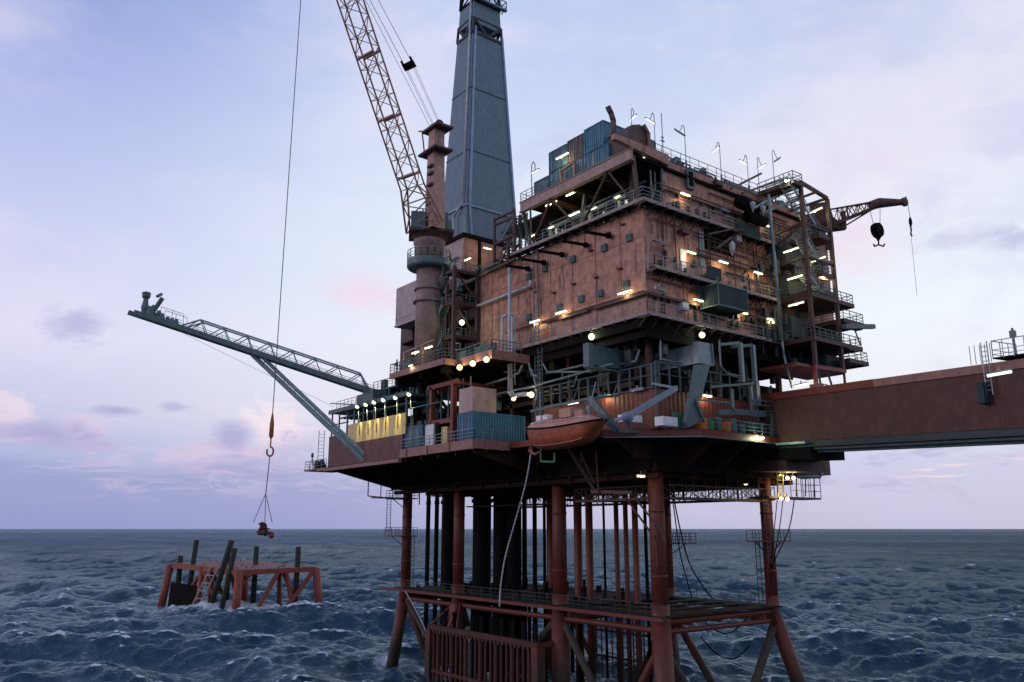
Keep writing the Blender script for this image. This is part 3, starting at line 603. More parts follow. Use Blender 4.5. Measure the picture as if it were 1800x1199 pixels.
# ---------------------------------------------------------------- big salmon module
MX,MY=-4.0,-3.2   # near corner of its walls
def module():
    j=thing('accommodation_module','tall salmon coloured steel module with square vents and walkways on top of the platform','platform module',(12,10,36.4))
    # walls
    M().box(MX,MY,37.4,MX+.25,18.6,48.7).build('side_wall',ORANGE,j)
    M().box(MX,18.6,37.4,MX+.25,24.4,48.2).build('side_wall',ORANGE,j)
    M().box(MX+.25,MY,37.4,28.3,MY+.25,48.7).build('front_wall',ORANGE,j)
    zt=54.6
    x1=at(1163,281,y=MY).x
    w=M();w.prism([(x1,MY,48.7),(28.3,MY,48.7),(28.3,MY,zt),(x1,MY,zt)],(0,.25,0));w.prism([(-8.4,MY-.8,54.75),(-8.4,MY-.8,54.2),(x1+.2,MY-.8,53.6),(x1+.2,MY-.8,54.75)],(0,.5,0))
    w.prism([(-8.4,MY-.35,54.7),(x1+.2,MY-.35,54.7),(x1+.2,MY+.2,54.7),(-8.4,MY+.2,54.7)],(0,0,.05));w.build('upper_front_wall',ORANGE,j)
    M().box(28.05,MY+.25,37.4,28.3,24,zt).build('end_wall',ORANGE,j)
    M().box(MX+.3,MY+.3,48.3,28,18.5,48.65).build('upper_floor',GRATE,j)
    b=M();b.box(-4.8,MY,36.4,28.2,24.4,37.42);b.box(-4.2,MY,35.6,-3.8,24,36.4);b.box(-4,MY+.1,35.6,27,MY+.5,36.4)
    for y in (2,8,14,20): b.box(-3.8,y,35.6,27,y+.4,36.4)
    b.build('floor_frame',DARK,j)
    M().box(1.2,MY+.3,48.65,28,13,53.35).build('gallery_back_wall',GREEN,j)
    # roof deck and its faded edge beam
    M().box(-6.0,MY-.4,53.35,28.2,13.2,53.6).build('roof_plate',DARK,j)
    M().box(x1,MY,54.55,28.3,24,54.72).build('roof_plate',DBROWN,j)
    m=M();m.box(-6.35,-4.0,52.75,-6.0,13.2,53.75);m.box(-6.45,-4.1,53.75,-5.9,13.3,53.85);m.box(-6.45,-4.1,52.62,-5.9,13.3,52.75);m.build('roof_edge_beam',BEAM,j)
    m=M()
    for y in (1,5,9): m.box(-5.9,y,52.7,1.2,y+.3,53.3)
    m.build('roof_cross_beam',DBROWN,j,split=True)
    g=M();lx=-5.1
    for (py0,py1) in (((-.62,52.7),(-2.9,48.9)),((-.62,52.7),(4.2,48.9)),((8.1,52.7),(5.2,48.9)),((8.1,52.7),(12.6,48.9))): M().bar((-6.1,py0[0],py0[1]),(lx,py1[0],py1[1]),.19).build('gallery_brace',DBROWN,j)
    for p,q in (((-5.0,-3.6,48.8),(-5.6,-3.6,53.4)),((-4.6,13.6,48.8),(-5.6,13.6,53.4)),((-4.7,5,48.8),(-3.9,5,53.3)),((-3.6,-1.4,48.8),(-3.6,-1.4,53.3)),((-4.6,15.4,48.8),(-4.6,15.4,53.4))): M().bar(p,q,.32).build('gallery_column',DBROWN if q[1]<0 else SHADEG,j)
    # inner gallery clutter: tanks, pipes
    m=M()
    for y in (1,4.5,8,11.5): m.lathe((-1.6,y,50.2),[(.3,-1.3),(.75,-1.1),(.75,1.1),(.3,1.3)],12,'y')
    m.tube((-2.6,-2,51.4),(-2.6,13,51.4),.22);m.tube((-2.2,-2,52.2),(-2.2,13,52.2),.14);m.tube((-3.4,-2,49.3),(-3.4,13,49.3),.12)
    m.build('gallery_tank',GREEN,j,smooth=True)
    m=M()
    for i in range(14): y=-2.4+i*1.1;m.box(-3.0,y,48.7,-2.6,y+.35,50.0+R.random())
    m.path([at(1150,290,y=-2.6),at(1152,330,y=-2.6),at(1146,350,y=-2.6)],.1);m.path([at(1143,300,y=-2.8),at(1145,335,y=-2.8)],.1)
    m.build('gallery_fitting',STEEL,j,split=True)
    # walkways
    def walkway(z,x0,x1_,side,face_m=EDGE):
        m=M();o=-5.15
        if side:
            m.box(o,MY-1.1,z-.12,MX,side,z)
        m.box(x0,MY-1.15,z-.12,x1_,MY,z);w=m.build('walkway_floor',GRATE,j)
        m=M()
        if side:
            m.box(o-.1,MY-1.2,z-.22,o,side,z+.12)
        m.box(x0-(.1 if side else 0),MY-1.25,z-.22,x1_,MY-1.15,z+.12);m.build('walkway_edge',face_m,j)
        m=M()
        if side:
            for i in range(int((side-MY)/1.6)): y=MY+i*1.6;m.box(o-.14,y,z-.4,MX,y+.1,z-.12)
        for i in range(int((x1_-x0)/1.6)): x=x0+i*1.6;m.box(x,MY-1.3,z-.4,x+.1,MY,z-.12);m.bar((x+.05,MY,z-1.1),(x+.05,MY-1.1,z-.2),.08)
        m.build('walkway_bracket',DBROWN,j,split=True)
        m=M();pts=[(x1_,MY-1.2,z+.1),(x0,MY-1.2,z+.1)]
        if side: pts=[(x1_,MY-1.2,z+.1),(o-.05,MY-1.2,z+.1),(o-.05,side,z+.1)]
        else: pts.append((x0,MY,z+.1))
        m.rail(pts,sp=1.25,t=.05);m.build('walkway_railing',STEEL,j)
    walkway(48.85,-5.15,27,18.2);walkway(42.3,-4.0,16.5,None);walkway(37.55,-5.15,17.5,17.0)
    # pipe bundles and cable trays along the walls
    m=M()
    for z,y0,y1 in ((40.0,-3.2,18.4),(39.85,-3.2,12)): m.tube((MX-.35,y0,z),(MX-.35,y1,z),.09)
    m.build('wall_pipe',DBROWN,j)
    m=M();m.box(MX-.55,MY-.4,39.6,MX-.2,3.5,39.85);m.box(MX-.5,4.5,39.6,MX-.2,9,39.85);m.box(MX,MY-.5,39.6,5,MY-.2,39.85)
    m.box(x1,MY-.5,51.0,14,MY-.2,51.15);m.box(3,MY-.5,45.1,15.5,MY-.2,45.25);m.tube((3,MY-.6,45.6),(15,MY-.6,45.5),.08);m.tube((-3,MY-.6,51.3),(14.5,MY-.6,51.3),.08);m.tube((5,MY-.6,40.0),(14,MY-.6,40.0),.09)
    for i in range(12): x=-3+i*1.9;m.box(x,MY-.45,50.7,x+.18,MY,51.1);m.box(x,MY-.45,39.3,x+.18,MY,39.8)
    m.build('cable_tray',DBROWN,j,split=True)
    # square vents on the left face
    def vent(px,py,s=.72,x=MX,tall=1.0):
        c=at(px,py,x=x-.3);m=M();m.box(c.x,c.y-s/2,c.z-s*tall/2,x,c.y+s/2,c.z+s*tall/2)
        for k in range(5): z=c.z-s*tall/2+.1+k*s*tall/5.5;m.box(c.x-.05,c.y-s/2+.06,z,c.x,c.y+s/2-.06,z+.05)
        m.build('wall_vent',GREEN,j)
    for p in ((1104,417),(1060,435),(1005,455),(956,471),(928,486),(1099,499),(1053,515),(1020,525),(982,540),(928,557)): vent(*p)
    # black exhaust stubs
    for a,b in (((1030,402),(1072,415)),((992,418),(1032,431)),((950,435),(990,448)),((917,450),(958,462)),((887,463),(930,473))):
        q=at(*b,x=MX-.3);L=V((-2.6,.9,.15));p=q+L
        m=M();m.tube(q,p,.17,n=10);m.tube(q-L*.02,q+L*.13,.3,n=12);m.tube(p-L*.06,p,.22,n=10);m.build('exhaust_stub',BLACK,j,smooth=True)
    # small brackets
    m=M()
    for p in ((1038,441),(1094,395),(1068,410),(940,514),(973,515),(1008,500),(1047,488),(1089,473)):
        c=at(*p,x=MX-.1);m.box(c.x-.2,c.y-.35,c.z-.06,c.x+.1,c.y+.2,c.z+.06);m.bar(c,c+V((-.3,.2,.25)),.06)
    m.build('wall_bracket',DBROWN,j,split=True)
    ladder(M(),at(944,440,x=MX-.6)+V((0,0,.5)),at(949,612,x=MX-.6)-V((0,0,5.0)),(0,.75,0),.45,.1).build('caged_ladder',GREEN,j)
    # cladding hatch, door, recess shade as a black plate, hanging cage
    def onS(px0,py0,px1,py1,dep,mt,name,y=MY):
        a=at(px0,py0,y=y);b=at(px1,py1,y=y);m=M();m.box(a.x,y-dep,b.z,b.x,y,a.z);return m.build(name,mt,j)
    o=onS(1203,299,1217,336,.35,GREEN,'louvre');onS(1206,303,1214,330,.42,BLACK,'louvre_mesh');onS(1252,318,1264,331,.6,DBROWN,'duct_outlet');onS(1189,405,1203,416,.8,DBROWN,'duct_outlet')
    onS(1194,437,1205,478,.12,WHITE,'access_door');onS(1226,404,1237,470,.2,STEEL,'door_panel');onS(1237,402,1288,452,.15,BLACK,'recess_shade_plate');onS(1232,509,1241,524,.4,STEEL,'cabinet')  # black plate on the solid wall stands in for the shaded recess
    onS(1192,533,1203,548,.6,WHITE,'life_raft_case');onS(1281,404,1291,430,1.0,LILAC,'stacked_bag');onS(1248,407,1282,425,.5,DARK,'machinery')
    m=M();a=at(1262,503,y=MY-2.6);b=at(1315,548,y=MY-2.6);m.box(a.x,MY-2.6,b.z,b.x,MY-.2,a.z+.3);m.build('hanging_cage',NET,j)
    m=M()
    for x in (a.x,b.x):
        for y in (MY-2.6,MY-.2): m.bar((x,y,b.z),(x,y,42.3),.1)
    for z in (b.z,a.z+.3): m.bar((a.x,MY-2.62,z),(b.x,MY-2.62,z),.12);m.bar((a.x-.02,MY-2.6,z),(a.x-.02,MY-.2,z),.12)
    m.build('cage_frame',GREEN,j,split=True)
    a=at(1242,466,y=MY-1.25);b=at(1268,495,y=MY-1.25);m=M();m.box(a.x,MY-1.32,b.z,b.x,MY-1.27,a.z);m.build('railing_net',NET,j)
    a=at(1296,384,y=MY-1.25);b=at(1336,422,y=MY-1.25);m=M();m.box(a.x,MY-1.32,b.z-.1,b.x,MY-1.27,a.z-.2);m.build('railing_net',NET,j)
    m=M();c=at(1320,362,y=MY-1.6);m.lathe(c,[(.2,-2.2),(.75,-2.0),(.75,1.0),(.2,1.2)],12,'x');m.lathe(c+V((1.2,0,-1.3)),[(.2,-2.2),(.65,-2.0),(.65,1.0),(.2,1.2)],12,'x');m.build('ventilation_fan',BLACK,j,smooth=True)
    m=M()
    for c in (at(1323,359,y=MY-2.6),at(1341,366,y=MY-2.6)): m.lathe(c+V((0,0,-.9)),[(.04,0),(.28,.8),(.34,1.0),(.2,1.15)],10)
    c=at(1287,435,y=MY-2.2);m.lathe(c+V((0,0,-1.0)),[(.04,.1),(.28,.8),(.34,1.3),(.2,1.6),(.1,1.7)],12);m.build('wind_cone',PALE,j,smooth=True,split=True)
    m=M();m.path([at(1262,435,y=MY-2.2),at(1285,418,y=MY-2.2),at(1300,430,y=MY-2.2)],.14);m.path([at(1245,412,y=MY-1.5),at(1290,402,y=MY-1.5),at(1310,407,y=MY-1.5)],.1);m.build('bracket_arm',DBROWN,j)
    m=M()
    for i in range(30):
        px=R.uniform(1150,1400);z=R.choice((37.6,42.4,48.95));c=at(px,500,y=MY);m.tube((c.x,MY-.12,z),(c.x,MY-.12,z+R.uniform(1.0,2.6)),.05,n=5)
    for i in range(46):
        px=R.uniform(1150,1400);z=R.choice((38.4,39.4,43.0,43.8,49.6));c=at(px,500,y=MY);s=R.uniform(.12,.4)
        m.box(c.x,MY-R.uniform(.15,.5),z,c.x+s,MY,z+R.uniform(.2,.8))
    m.build('wall_fitting',SHADEG,j,split=True)
    m=M()
    for i in range(9):
        x=MX+2.5+i*3.4;m.box(x,MY-.07,37.6,x+.1,MY,48.6)
    for i in range(7): y=MY+3.2+i*3.6;m.box(MX-.07,y,37.6,MX,y+.1,48.3)
    for z in (40.6,45.6): m.box(MX-.05,MY+.1,z,MX,24.3,z+.08)
    m.build('wall_stiffener',ORANGE,j,split=True)
    m=M()
    for z,xa,xb in ((47.6,MX+1,14),(47.2,3,16),(46.6,6,12),(41.4,MX+.5,9),(41.0,2,15),(38.9,5,16),(44.2,8,15),(52.6,6,20),(53.4,3,12),(50.1,8,22)):
        m.tube((xa,MY-.22,z),(xb,MY-.22,z),R.choice((.06,.08,.12)),n=6)
    for i in range(18): x=MX+1+i*1.05;z=R.choice((44.8,46.0,40.2));m.tube((x,MY-.18,z),(x,MY-.18,z+R.uniform(.8,2.6)),.05,n=5)
    m.build('wall_pipe',DBROWN,j)
    m=M()
    for px in (1167,1188,1248,1290,1325): c=at(px,480,y=MY);m.tube((c.x,MY-.15,R.choice((42.4,37.6))),(c.x,MY-.15,48.4),.06,n=6)
    m.build('down_pipe',DBROWN,j,split=True)
    # portal and rail at mid walkway
    m=M();m.path([at(1139,474,y=MY-1.1),at(1140,424,y=MY-1.1),at(1178,432,y=MY-1.1)],.09);m.bar(at(1146,421,y=MY-1.0),at(1168,428,y=MY-1.0),.3,.12);m.build('lamp_gallows',BEAM,j)
    # left-face long pale pipe
    m=M();m.path([at(817,546,x=MX-.5),at(933,502,x=MX-.5),at(932,494,x=MX-.5)],.17);m.build('long_wall_pipe',PALE,j,smooth=True)
    # top roof edge of the lower left part
    M().box(MX-.3,18.3,48.2,MX+3,24.8,48.45).build('lower_roof_edge',FASC,j)
    M().rail([(MX-.2,18.6,48.45),(MX-.2,24.7,48.45)],sp=1.2,t=.05).build('roof_railing',GREEN,j)
    m=M();m.rail([(-6.3,13.2,53.85),(-6.3,8.9,53.85)],sp=1.2,t=.05);m.rail([(-6.3,13.2,53.85),(-3,13.2,53.85)],t=.05);m.build('roof_railing',STEEL,j)
    M().rail([(-2.4,MY,54.75),(15,MY,54.75)],h=1.25,sp=1.5,t=.045).build('roof_railing',STEEL,j)
    M().rail([(15.9,MY,54.75),(28.2,MY,54.75)],h=1.25,sp=1.5,t=.045).build('roof_railing',STEEL,j)
    # pink gate frame in front of containers
    m=M();a=at(987,318,x=-6.2);b=at(1010,305,x=-6.2);m.bar((-6.2,a.y,53.8),(-6.2,a.y,55.2),.22);m.bar((-6.2,b.y,53.8),(-6.2,b.y,55.6),.22);m.bar((-6.2,a.y,55.2),(-6.2,b.y,55.5),.22);m.build('gate_frame',ORANGE,j)
    m=M();m.path([at(1163,281,y=MY-.1),at(1163,330,y=MY-.1)],.16);m.build('corner_trim',GREEN,j)
    # short beams poking from roof edge at the right
    m=M()
    for a,b in (((1285,332),(1338,305)),((1305,340),(1385,312))): m.bar(at(*a,y=MY-1.0),at(*b,y=MY+.2),.22)
    m.build('roof_outrigger',DBROWN,j,split=True)
    return j
module()
# roof gear
def on_roof(px,py,y): return at(px,py,y=y)
m=M();m.path([at(1079,240,y=-3.6),at(1078,212,y=-3.6),at(1074,199,y=-3.6),at(1069,189,y=-3.6)],.27,10)
tag(m.build('bent_exhaust_pipe',BRNC,smooth=True),'bent brown exhaust pipe rising at the tip of the roof corner','exhaust pipe')
t=thing('rounded_hood','brown rounded hood with ribbed side standing behind the bent exhaust pipe','vent hood',at(1108,250,y=-1.5))
c0=at(1108,222,y=-1.5);m=M();pr=[(-1.7,0),(-1.7,1.3),(-1.2,2.0),(0,2.35),(1.2,2.0),(1.7,1.2),(1.7,0)]
zb=54.7
m.prism([(c0.x+a,-2.8,zb+b*1.28) for a,b in pr],(0,3.4,0));m.build('hood_body',BRNC,t)
m=M();m.path([(c0.x+1.0,-3.0,zb),(c0.x+1.0,-3.0,zb+2.2),(c0.x+.4,-3.0,zb+2.9)],.2);m.build('hood_pipe',FASC,t)
def crate(name,p,sx,sy,sz,mt,label,cat,grp=None,parts=True,yaw=0):
    t=thing(name,label,cat,p,grp);x,y,z=p;m=M();m.box(x,y,z,x+sx,y+sy,z+sz);m.build('container_shell' if 'contain' in name else 'box_shell',mt,t)
    if parts:
        m=M();e=.13
        for X in (x,x+sx):
            for Y in (y,y+sy): m.bar((X,Y,z-.02),(X,Y,z+sz+.02),e)
        for Z in (z,z+sz):
            for Y in (y,y+sy): m.bar((x,Y,Z),(x+sx,Y,Z),e)
            for X in (x,x+sx): m.bar((X,y,Z),(X,y+sy,Z),e)
        m.build('corner_frame',mt,t)
    if 'contain' in name:
        m=M()
        for k in (.15,.4,.6,.85): m.tube((x-.06,y+sy*k,z+.1),(x-.06,y+sy*k,z+sz-.1),.035,n=6)
        m.bar((x-.05,y+sy*.5,z+.05),(x-.05,y+sy*.5,z+sz-.05),.05);m.build('door_bars',STEEL,t)
    return t
G='freight containers stowed on the roof edge'
zr=53.9
ys=[at(p,300,x=-5.6).y for p in (940,966,994,1024,1060)]
crate('freight_container',(-5.6,at(966,320,x=-5.6).y,zr),2.6,at(940,330,x=-5.6).y-at(966,320,x=-5.6).y,1.9,BLUE2,'lowest dull blue container at the far left end of the roof row','container',G)
def yspan(pa,pb,py): return at(pb,py,x=-5.6).y,at(pa,py,x=-5.6).y
for (pa,pb,zz,h,mt,lab,yoff) in ((966,996,zr,2.1,BLUE2,'dull blue container under the one carrying the tube lamp',0),(966,996,zr+2.15,2.35,BLUE2,'dull blue container with a lit tube lamp hung before it',0),(999,1027,zr+2.15,2.5,BRNC,'dark brown ribbed container between two blue ones on the upper tier',0),(998,1027,zr,2.1,BLUE2,'blue container behind the pink gate frame',0),
    (1029,1062,zr+2.15,2.75,BLUEC,'large bright blue container at the right end of the upper tier',0),(1029,1070,zr,2.1,BLUEC,'bright blue container at the right end of the lower tier',0)):
    y0,y1=yspan(pa,pb,290);crate('freight_container',(-5.6,y0,zz),3.0,y1-y0,h,mt,lab,'container',G)
crate('equipment_box',(at(1120,240,y=-2.5).x,-2.5,54.75),2.6,2.2,1.9,GREEN,'grey green cabin box beside the brown rounded hood','equipment box')
rr=random.Random(3)
def clutter(name,px0,px1,label,h):
    a=at(px0,300,y=-1.5).x;b=at(px1,300,y=-1.5).x
    t=thing(name,label,'machinery',((a+b)/2,-1,54.75));
    m=M();m.box(a,-2.2,54.75,b,0.6,54.75+h*.55);m.build('skid',GREEN,t)
    m=M()
    for i in range(10):
        x=rr.uniform(a,b-.5);y=rr.uniform(-2.6,0);w=rr.uniform(.3,.9);hh=h*rr.uniform(.5,1)
        if i%2: m.lathe((x+w/2,y+w/2,54.75),[(w*.5,0),(w*.5,hh*.85),(w*.3,hh)],10)
        else: m.box(x,y,54.75,x+w,y+w,54.75+hh)
    m.build('machine_unit',GREEN,t,split=True)
    m=M();m.path([(a,-2.7,54.9),(a+.3,-2.7,55.4),(b-.3,-2.7,55.4),(b,-2.7,54.9)],.09);m.build('pipe_run',STEEL,t)
clutter('roof_machinery',1150,1166,'small green pump unit just right of the whip aerial',1.0)
clutter('roof_machinery',1170,1200,'green machinery behind the railing by the unlit curved lamp post',1.25)
clutter('roof_machinery',1203,1243,'longer dark green machinery unit in mid roof',1.5)
clutter('roof_machinery',1250,1268,'low green box at the foot of the lit single lamp post',1.0)
t=thing('rounded_tank','long green round topped tank near the right end of the roof','tank',(at(1315,330,y=-1).x,-1,54.75))
a=at(1275,320,y=-1).x;b=at(1350,330,y=-1).x;m=M();m.lathe(((a+b)/2,-.9,55.4),[(.3,-(b-a)/2),(1.1,-(b-a)/2+.5),(1.1,(b-a)/2-.5),(.3,(b-a)/2)],14,'x');m.build('tank_shell',GREEN,t,smooth=True)
m=M();
for k in range(5): x=a+.6+k*(b-a-1.2)/4;m.box(x,-1.9,54.75,x+.25,.1,55.2)
m.build('tank_saddle',DBROWN,t,split=True)
clutter('roof_machinery',1357,1372,'green cabinet under the unlit cross arm lamp',1.6)
m=M();c=at(1165,255,y=-2.8);m.tube((c.x,-2.8,54.75),(c.x,-2.8,60.0),.05,n=6);m.bar((c.x-.25,-2.8,56.9),(c.x+.25,-2.8,56.9),.12);m.bar((c.x-.2,-2.8,57.3),(c.x+.2,-2.8,57.3),.1)
tag(m.build('whip_aerial',STEEL),'thin whip aerial without a lamp between two curved lamp posts','aerial')
# ---------------------------------------------------------------- blocks behind, at the left of the big module
t=thing('process_module','brown steel module wall between the stair tower and the crane pedestal','platform module',(8,36,36))
M().box(-2.5,24.9,36.4,20,46,47.6).build('module_wall',DBROWN,t)
m=M()
for z in (39.5,43.2,46.2): m.box(-3.4,24.9,z,-2.5,44,z+.25)
for y in (25.2,29,33,37,41): m.box(-3.3,y,36.4,-2.9,y+.35,47.6)
m.build('module_frame',DARK,t)
m=M();m.box(-2.8,26,37.2,-2.5,28.3,39.0);m.box(-2.8,30,40.2,-2.5,31.5,42.2);m.build('panel',STEEL,t,split=True)
t=thing('drilling_substructure','salmon block with one side tinted lilac for its light directly beneath the tall clad derrick','derrick base',(6,36,48))
a=at(815,450,x=-1.5);b=at(869,450,y=a.y)
m=M();m.box(-1.5,a.y,47.7,b.x+1.5,a.y+.3,56.2);m.build('front_wall',ORANGE,t)
m=M();m.box(-1.5,a.y+.3,47.7,-1.2,a.y+9,56.2);m.build('side_wall',LILAC,t)  # cool light on this side of the salmon block, put in as lilac colour
c=at(840,450,y=a.y);m=M();m.box(c.x,a.y-.3,47.7,c.x+.35,a.y,56.2);m.box(b.x-.1,a.y-.25,48,b.x+3.0,a.y+.2,54);m.box(-1.8,a.y-.35,56.2,b.x+2,a.y+9,56.7);m.build('dark_column',DARK,t)
m=M();m.path([(-1.8,a.y+1,53.5),(-1.8,a.y+4.5,53.5)],.12);m.rail([(-3.9,24.9,48.4),(-3.9,34,48.4)],sp=1.1,t=.06);m.rail([(-3.9,24.9,48.4),(b.x,24.9,48.4)],sp=1.1,t=.06);m.box(-4,24.8,48.1,b.x+3,34,48.3)
for i in range(26): x=R.uniform(-3.6,3);y=R.uniform(26,31);m.bar((x,y,48.4),(x+R.uniform(-.5,.5),y,48.4+R.uniform(.5,2)),.12)
m.build('landing_gear',GREEN,t)
# derrick
DX,DY=-.4,32.9
t=thing('clad_derrick','tall tapering drilling derrick clad in blue grey sheeting with an open crown','derrick',(DX+4,DY+3,56.5))
def sec(z,k):
    # four corners at height z; k = taper 0..1
    wx=8.9-4.6*k;wy=6.6-3.3*k;cx=DX+4.3-.35*k;cy=DY+3.1-.4*k
    return [V((cx-wx/2,cy-wy/2,z)),V((cx+wx/2,cy-wy/2,z)),V((cx+wx/2,cy+wy/2,z)),V((cx-wx/2,cy+wy/2,z))]
z0,z1,z2,zt=56.9,90.3,95.4,99.5
kz=lambda z:(z-57)/42.0
def wallseg(za,zb,inset=0):
    A=sec(za,kz(za));B=sec(zb,kz(zb));m=M()
    m.add(A+B,[(0,1,5,4),(1,2,6,5),(2,3,7,6),(3,0,4,7),(3,2,1,0),(4,5,6,7)]);return m
S=sec(57.2,0);B=sec(61.5,kz(61.5));m=M();c=[p.lerp(V((DX+4.3,DY+3.1,57.2)),.09) for p in S];m.add(c+B,[(0,1,5,4),(1,2,6,5),(2,3,7,6),(3,0,4,7),(3,2,1,0)]);m.build('lower_cladding',CLAD,t)
wallseg(61.5,z1-.6).build('main_cladding',CLAD,t);wallseg(z1+.75,z2-.6).build('crown_cladding',CLAD,t)
m=M();A=sec(z1-1,kz(z1-1));B=sec(z1+1.5,kz(z1+1.5))
for i in range(4):
    m.bar(A[i],B[i],.3);m.bar(A[i],A[(i+1)%4],.3,.4);m.bar(B[i],B[(i+1)%4],.2);q=A[i].lerp(A[(i+1)%4],.5);m.bar(q,B[i],.35);m.bar(q,B[(i+1)%4],.35)
m.build('monkey_board_frame',SHADEG,t)
m=M();A=sec(z2-.6,kz(z2));B=sec(103,kz(103))
for i in range(4):
    m.bar(A[i],B[i],.35);m.bar(A[i],B[(i+1)%4],.22);m.bar(B[i],A[(i+1)%4],.22);m.bar(A[i],A[(i+1)%4],.3);m.bar(B[i],B[(i+1)%4],.4)
m.build('crown_frame',DARK,t)
m=M();m.rail([A[0]+V((-.6,-.6,0)),A[1]+V((.9,-.6,0)),A[2]+V((.9,.6,0))],h=1.6,sp=1.0,t=.09);m.bar(A[0]+V((-.6,-.6,0)),A[1]+V((.9,-.6,0)),.5,.2);m.build('crown_railing',STEEL,t)
m=M()
for z in (70,80): 
    q=sec(z,kz(z));m.bar(q[0]+V((-.05,-.05,0)),q[1]+V((.05,-.05,0)),.12);m.bar(q[0]+V((-.05,0,0)),q[3]+V((-.05,0,0)),.12)
m.build('sheet_joint',mat('dark_blue_joint',(0.07,0.13,0.17),.6),t)
m=M();q=sec(61.5,kz(61.5));m.bar(q[0]+V((-.1,-.1,0)),q[1]+V((.1,-.1,0)),.22);m.bar(q[0]+V((-.1,0,0)),q[3]+V((-.1,0,0)),.22)
q2=sec(z1,kz(z1));m.bar(q[0]+V((.5,-.12,0)),q2[0]+V((.4,-.12,0)),.3);m.bar(q[1]+V((.05,-.05,0)),q2[1]+V((.05,-.05,0)),.3);m.bar(c[0]+V((.8,-.05,0)),q[0]+V((.5,-.1,0)),.3);m.build('corner_trim',CLADT,t)
m=M();p=sec(99,kz(99))[0]+V((-.25,.4,0));p1=sec(62,kz(62))[0]+V((-.3,.5,0));m.path([p,p1,p1+V((-.3,1.8,-1.8)),p1+V((-.3,1.8,-10))],.14);m.build('stand_pipe',PALE,t,smooth=True)
# lilac cabin block behind the pedestal
t=thing('lilac_module','plain lilac grey block jutting out on the left behind the crane pedestal','platform module',(-1,39,46))
a=at(697,508,x=-5);z_t=a.z;zb=at(697,572,x=-5).z;m=M();m.box(-5,34.5,zb,2,a.y,z_t);m.build('block_wall',LILAC,t);m=M();m.box(-5.12,34.5,zb-.25,2,a.y+.1,zb-.01);m.box(-5.05,34.5,zb+.8,-5.0,a.y,zb+.9);m.build('base_frame',LILAC,t)
# ---------------------------------------------------------------- crane deck
t=thing('crane_deck','mid level deck with pinkish edge that carries the crane pedestal','platform deck',(-8,24,36))
m=M();m.box(-11.9,19.8,35.7,-2.2,31.6,36.2);m.box(-9.9,13.6,35.7,-4.2,21,36.25);m.build('deck_plate',DARK,t)
m=M();m.box(-12.05,19.7,35.6,-11.9,31.7,36.3);m.box(-11.9,19.6,35.6,-9.9,19.8,36.3);m.box(-10.05,13.4,35.5,-9.9,19.6,36.45);m.box(-9.9,13.4,35.5,-4.9,13.6,36.45);m.build('deck_edge',FASC,t)
m=M();m.rail([(-9,31.6,36.3),(-12,31.6,36.3),(-12,19.7,36.3),(-10,19.7,36.3),(-10,13.5,36.5),(-6,13.5,36.5)],sp=1.1,t=.065);m.build('deck_railing',GREEN,t)
m=M()
for y in (20.5,25,30.5): m.box(-11.6,y,34.8,-2,y+.4,35.7);m.bar((-11.2,y+.2,35),(-6.7,y+.2,30.5),.3)
m.build('support_frame',DARK,t,split=True)
m=M();m.box(-9.2,14.2,36.3,-8.8,17.8,37.4);m.box(-7.5,22,36.3,-6.5,24,38.2);m.box(-11,29,36.3,-10.2,30,37.5);m.build('deck_box',GREEN,t,split=True)
m=M();m.bar((-11.8,28.8,38.4),(-11.8,22,38.8),.16);m.bar((-11.8,28.8,36.3),(-11.8,28.8,38.4),.14);m.bar((-11.8,24.5,36.3),(-11.8,24.5,38.7),.14);m.build('lamp_rail',BEAM,t)
# red portal frame at the container bay
t=thing('red_portal_frame','dull red open steel frame beside the faded pink box','steel frame',(-9,24,27))
m=M();X=-10.2
A=[at(760,682,x=X),at(760,742,x=X),at(798,672,x=X),at(798,757,x=X)]
m.bar((X,A[0].y,27),(X,A[0].y,A[0].z),.5);m.bar((X,A[2].y,27),(X,A[2].y,A[2].z),.55);m.bar((X,A[0].y+.8,A[0].z),(X,A[2].y-.8,A[2].z),.5);m.bar((X,A[0].y,A[0].z-4.1),(X,A[2].y,A[2].z-4.2),.5)
m.build('portal',RED,t)
m=M()
for y in (A[0].y,A[2].y): m.bar((X,y,A[2].z),(X+7,y,A[2].z),.4);m.bar((X+5,y,27),(X+5,y,A[2].z),.4)
m.build('back_portal',RED,t)
m=M()
for i in range(20): y=R.uniform(18,30);z=R.uniform(27,34);x=R.uniform(-8.5,-4);m.box(x,y,z,x+.4,y+R.uniform(.3,1),z+R.uniform(.3,1.5))
for k in range(7): y=19+k*1.5;m.tube((-8.8,y,27),(-8.8,y,34.5),.1,n=6)
m.build('frame_fitting',GREEN,t,split=True)
# containers on the bay
cc=at(830,772,x=-10.9)
crate('freight_container',(-10.9,cc.y,27.05),7.0,2.7,2.95,BLUEC,'long blue corrugated container on the railed lower deck beside the lifeboat','container')
m=M();m.box(-10.97,cc.y+.35,29.0,-10.93,cc.y+.75,29.6);m.build('placard',BLUE2,bpy.data.objects[[o.name for o in COL.objects if o.get('label','').startswith('long blue corr')][0]])
crate('equipment_box',(-10.85,cc.y+.05,30.1),3.1,2.6,2.6,PINKC,'faded pink box stacked on the long blue container','equipment box',parts=False)
crate('small_container',(-10.9,at(742,760,x=-10.9).y,27.05),2.0,at(709,760,x=-10.9).y-at(742,760,x=-10.9).y,2.5,BLUE2,'small dull blue container beside the yellow wall','container')
crate('equipment_box',(-10.6,at(762,760,x=-10.6).y,27.05),1.5,1.6,2.4,WHITE,'white metal cabinet right of the small blue container','cabinet')
crate('equipment_box',(-10.4,at(772,760,x=-10.4).y,27.05),1.5,1.2,2.5,BLACK,'black cabinet right of the white cabinet','cabinet')
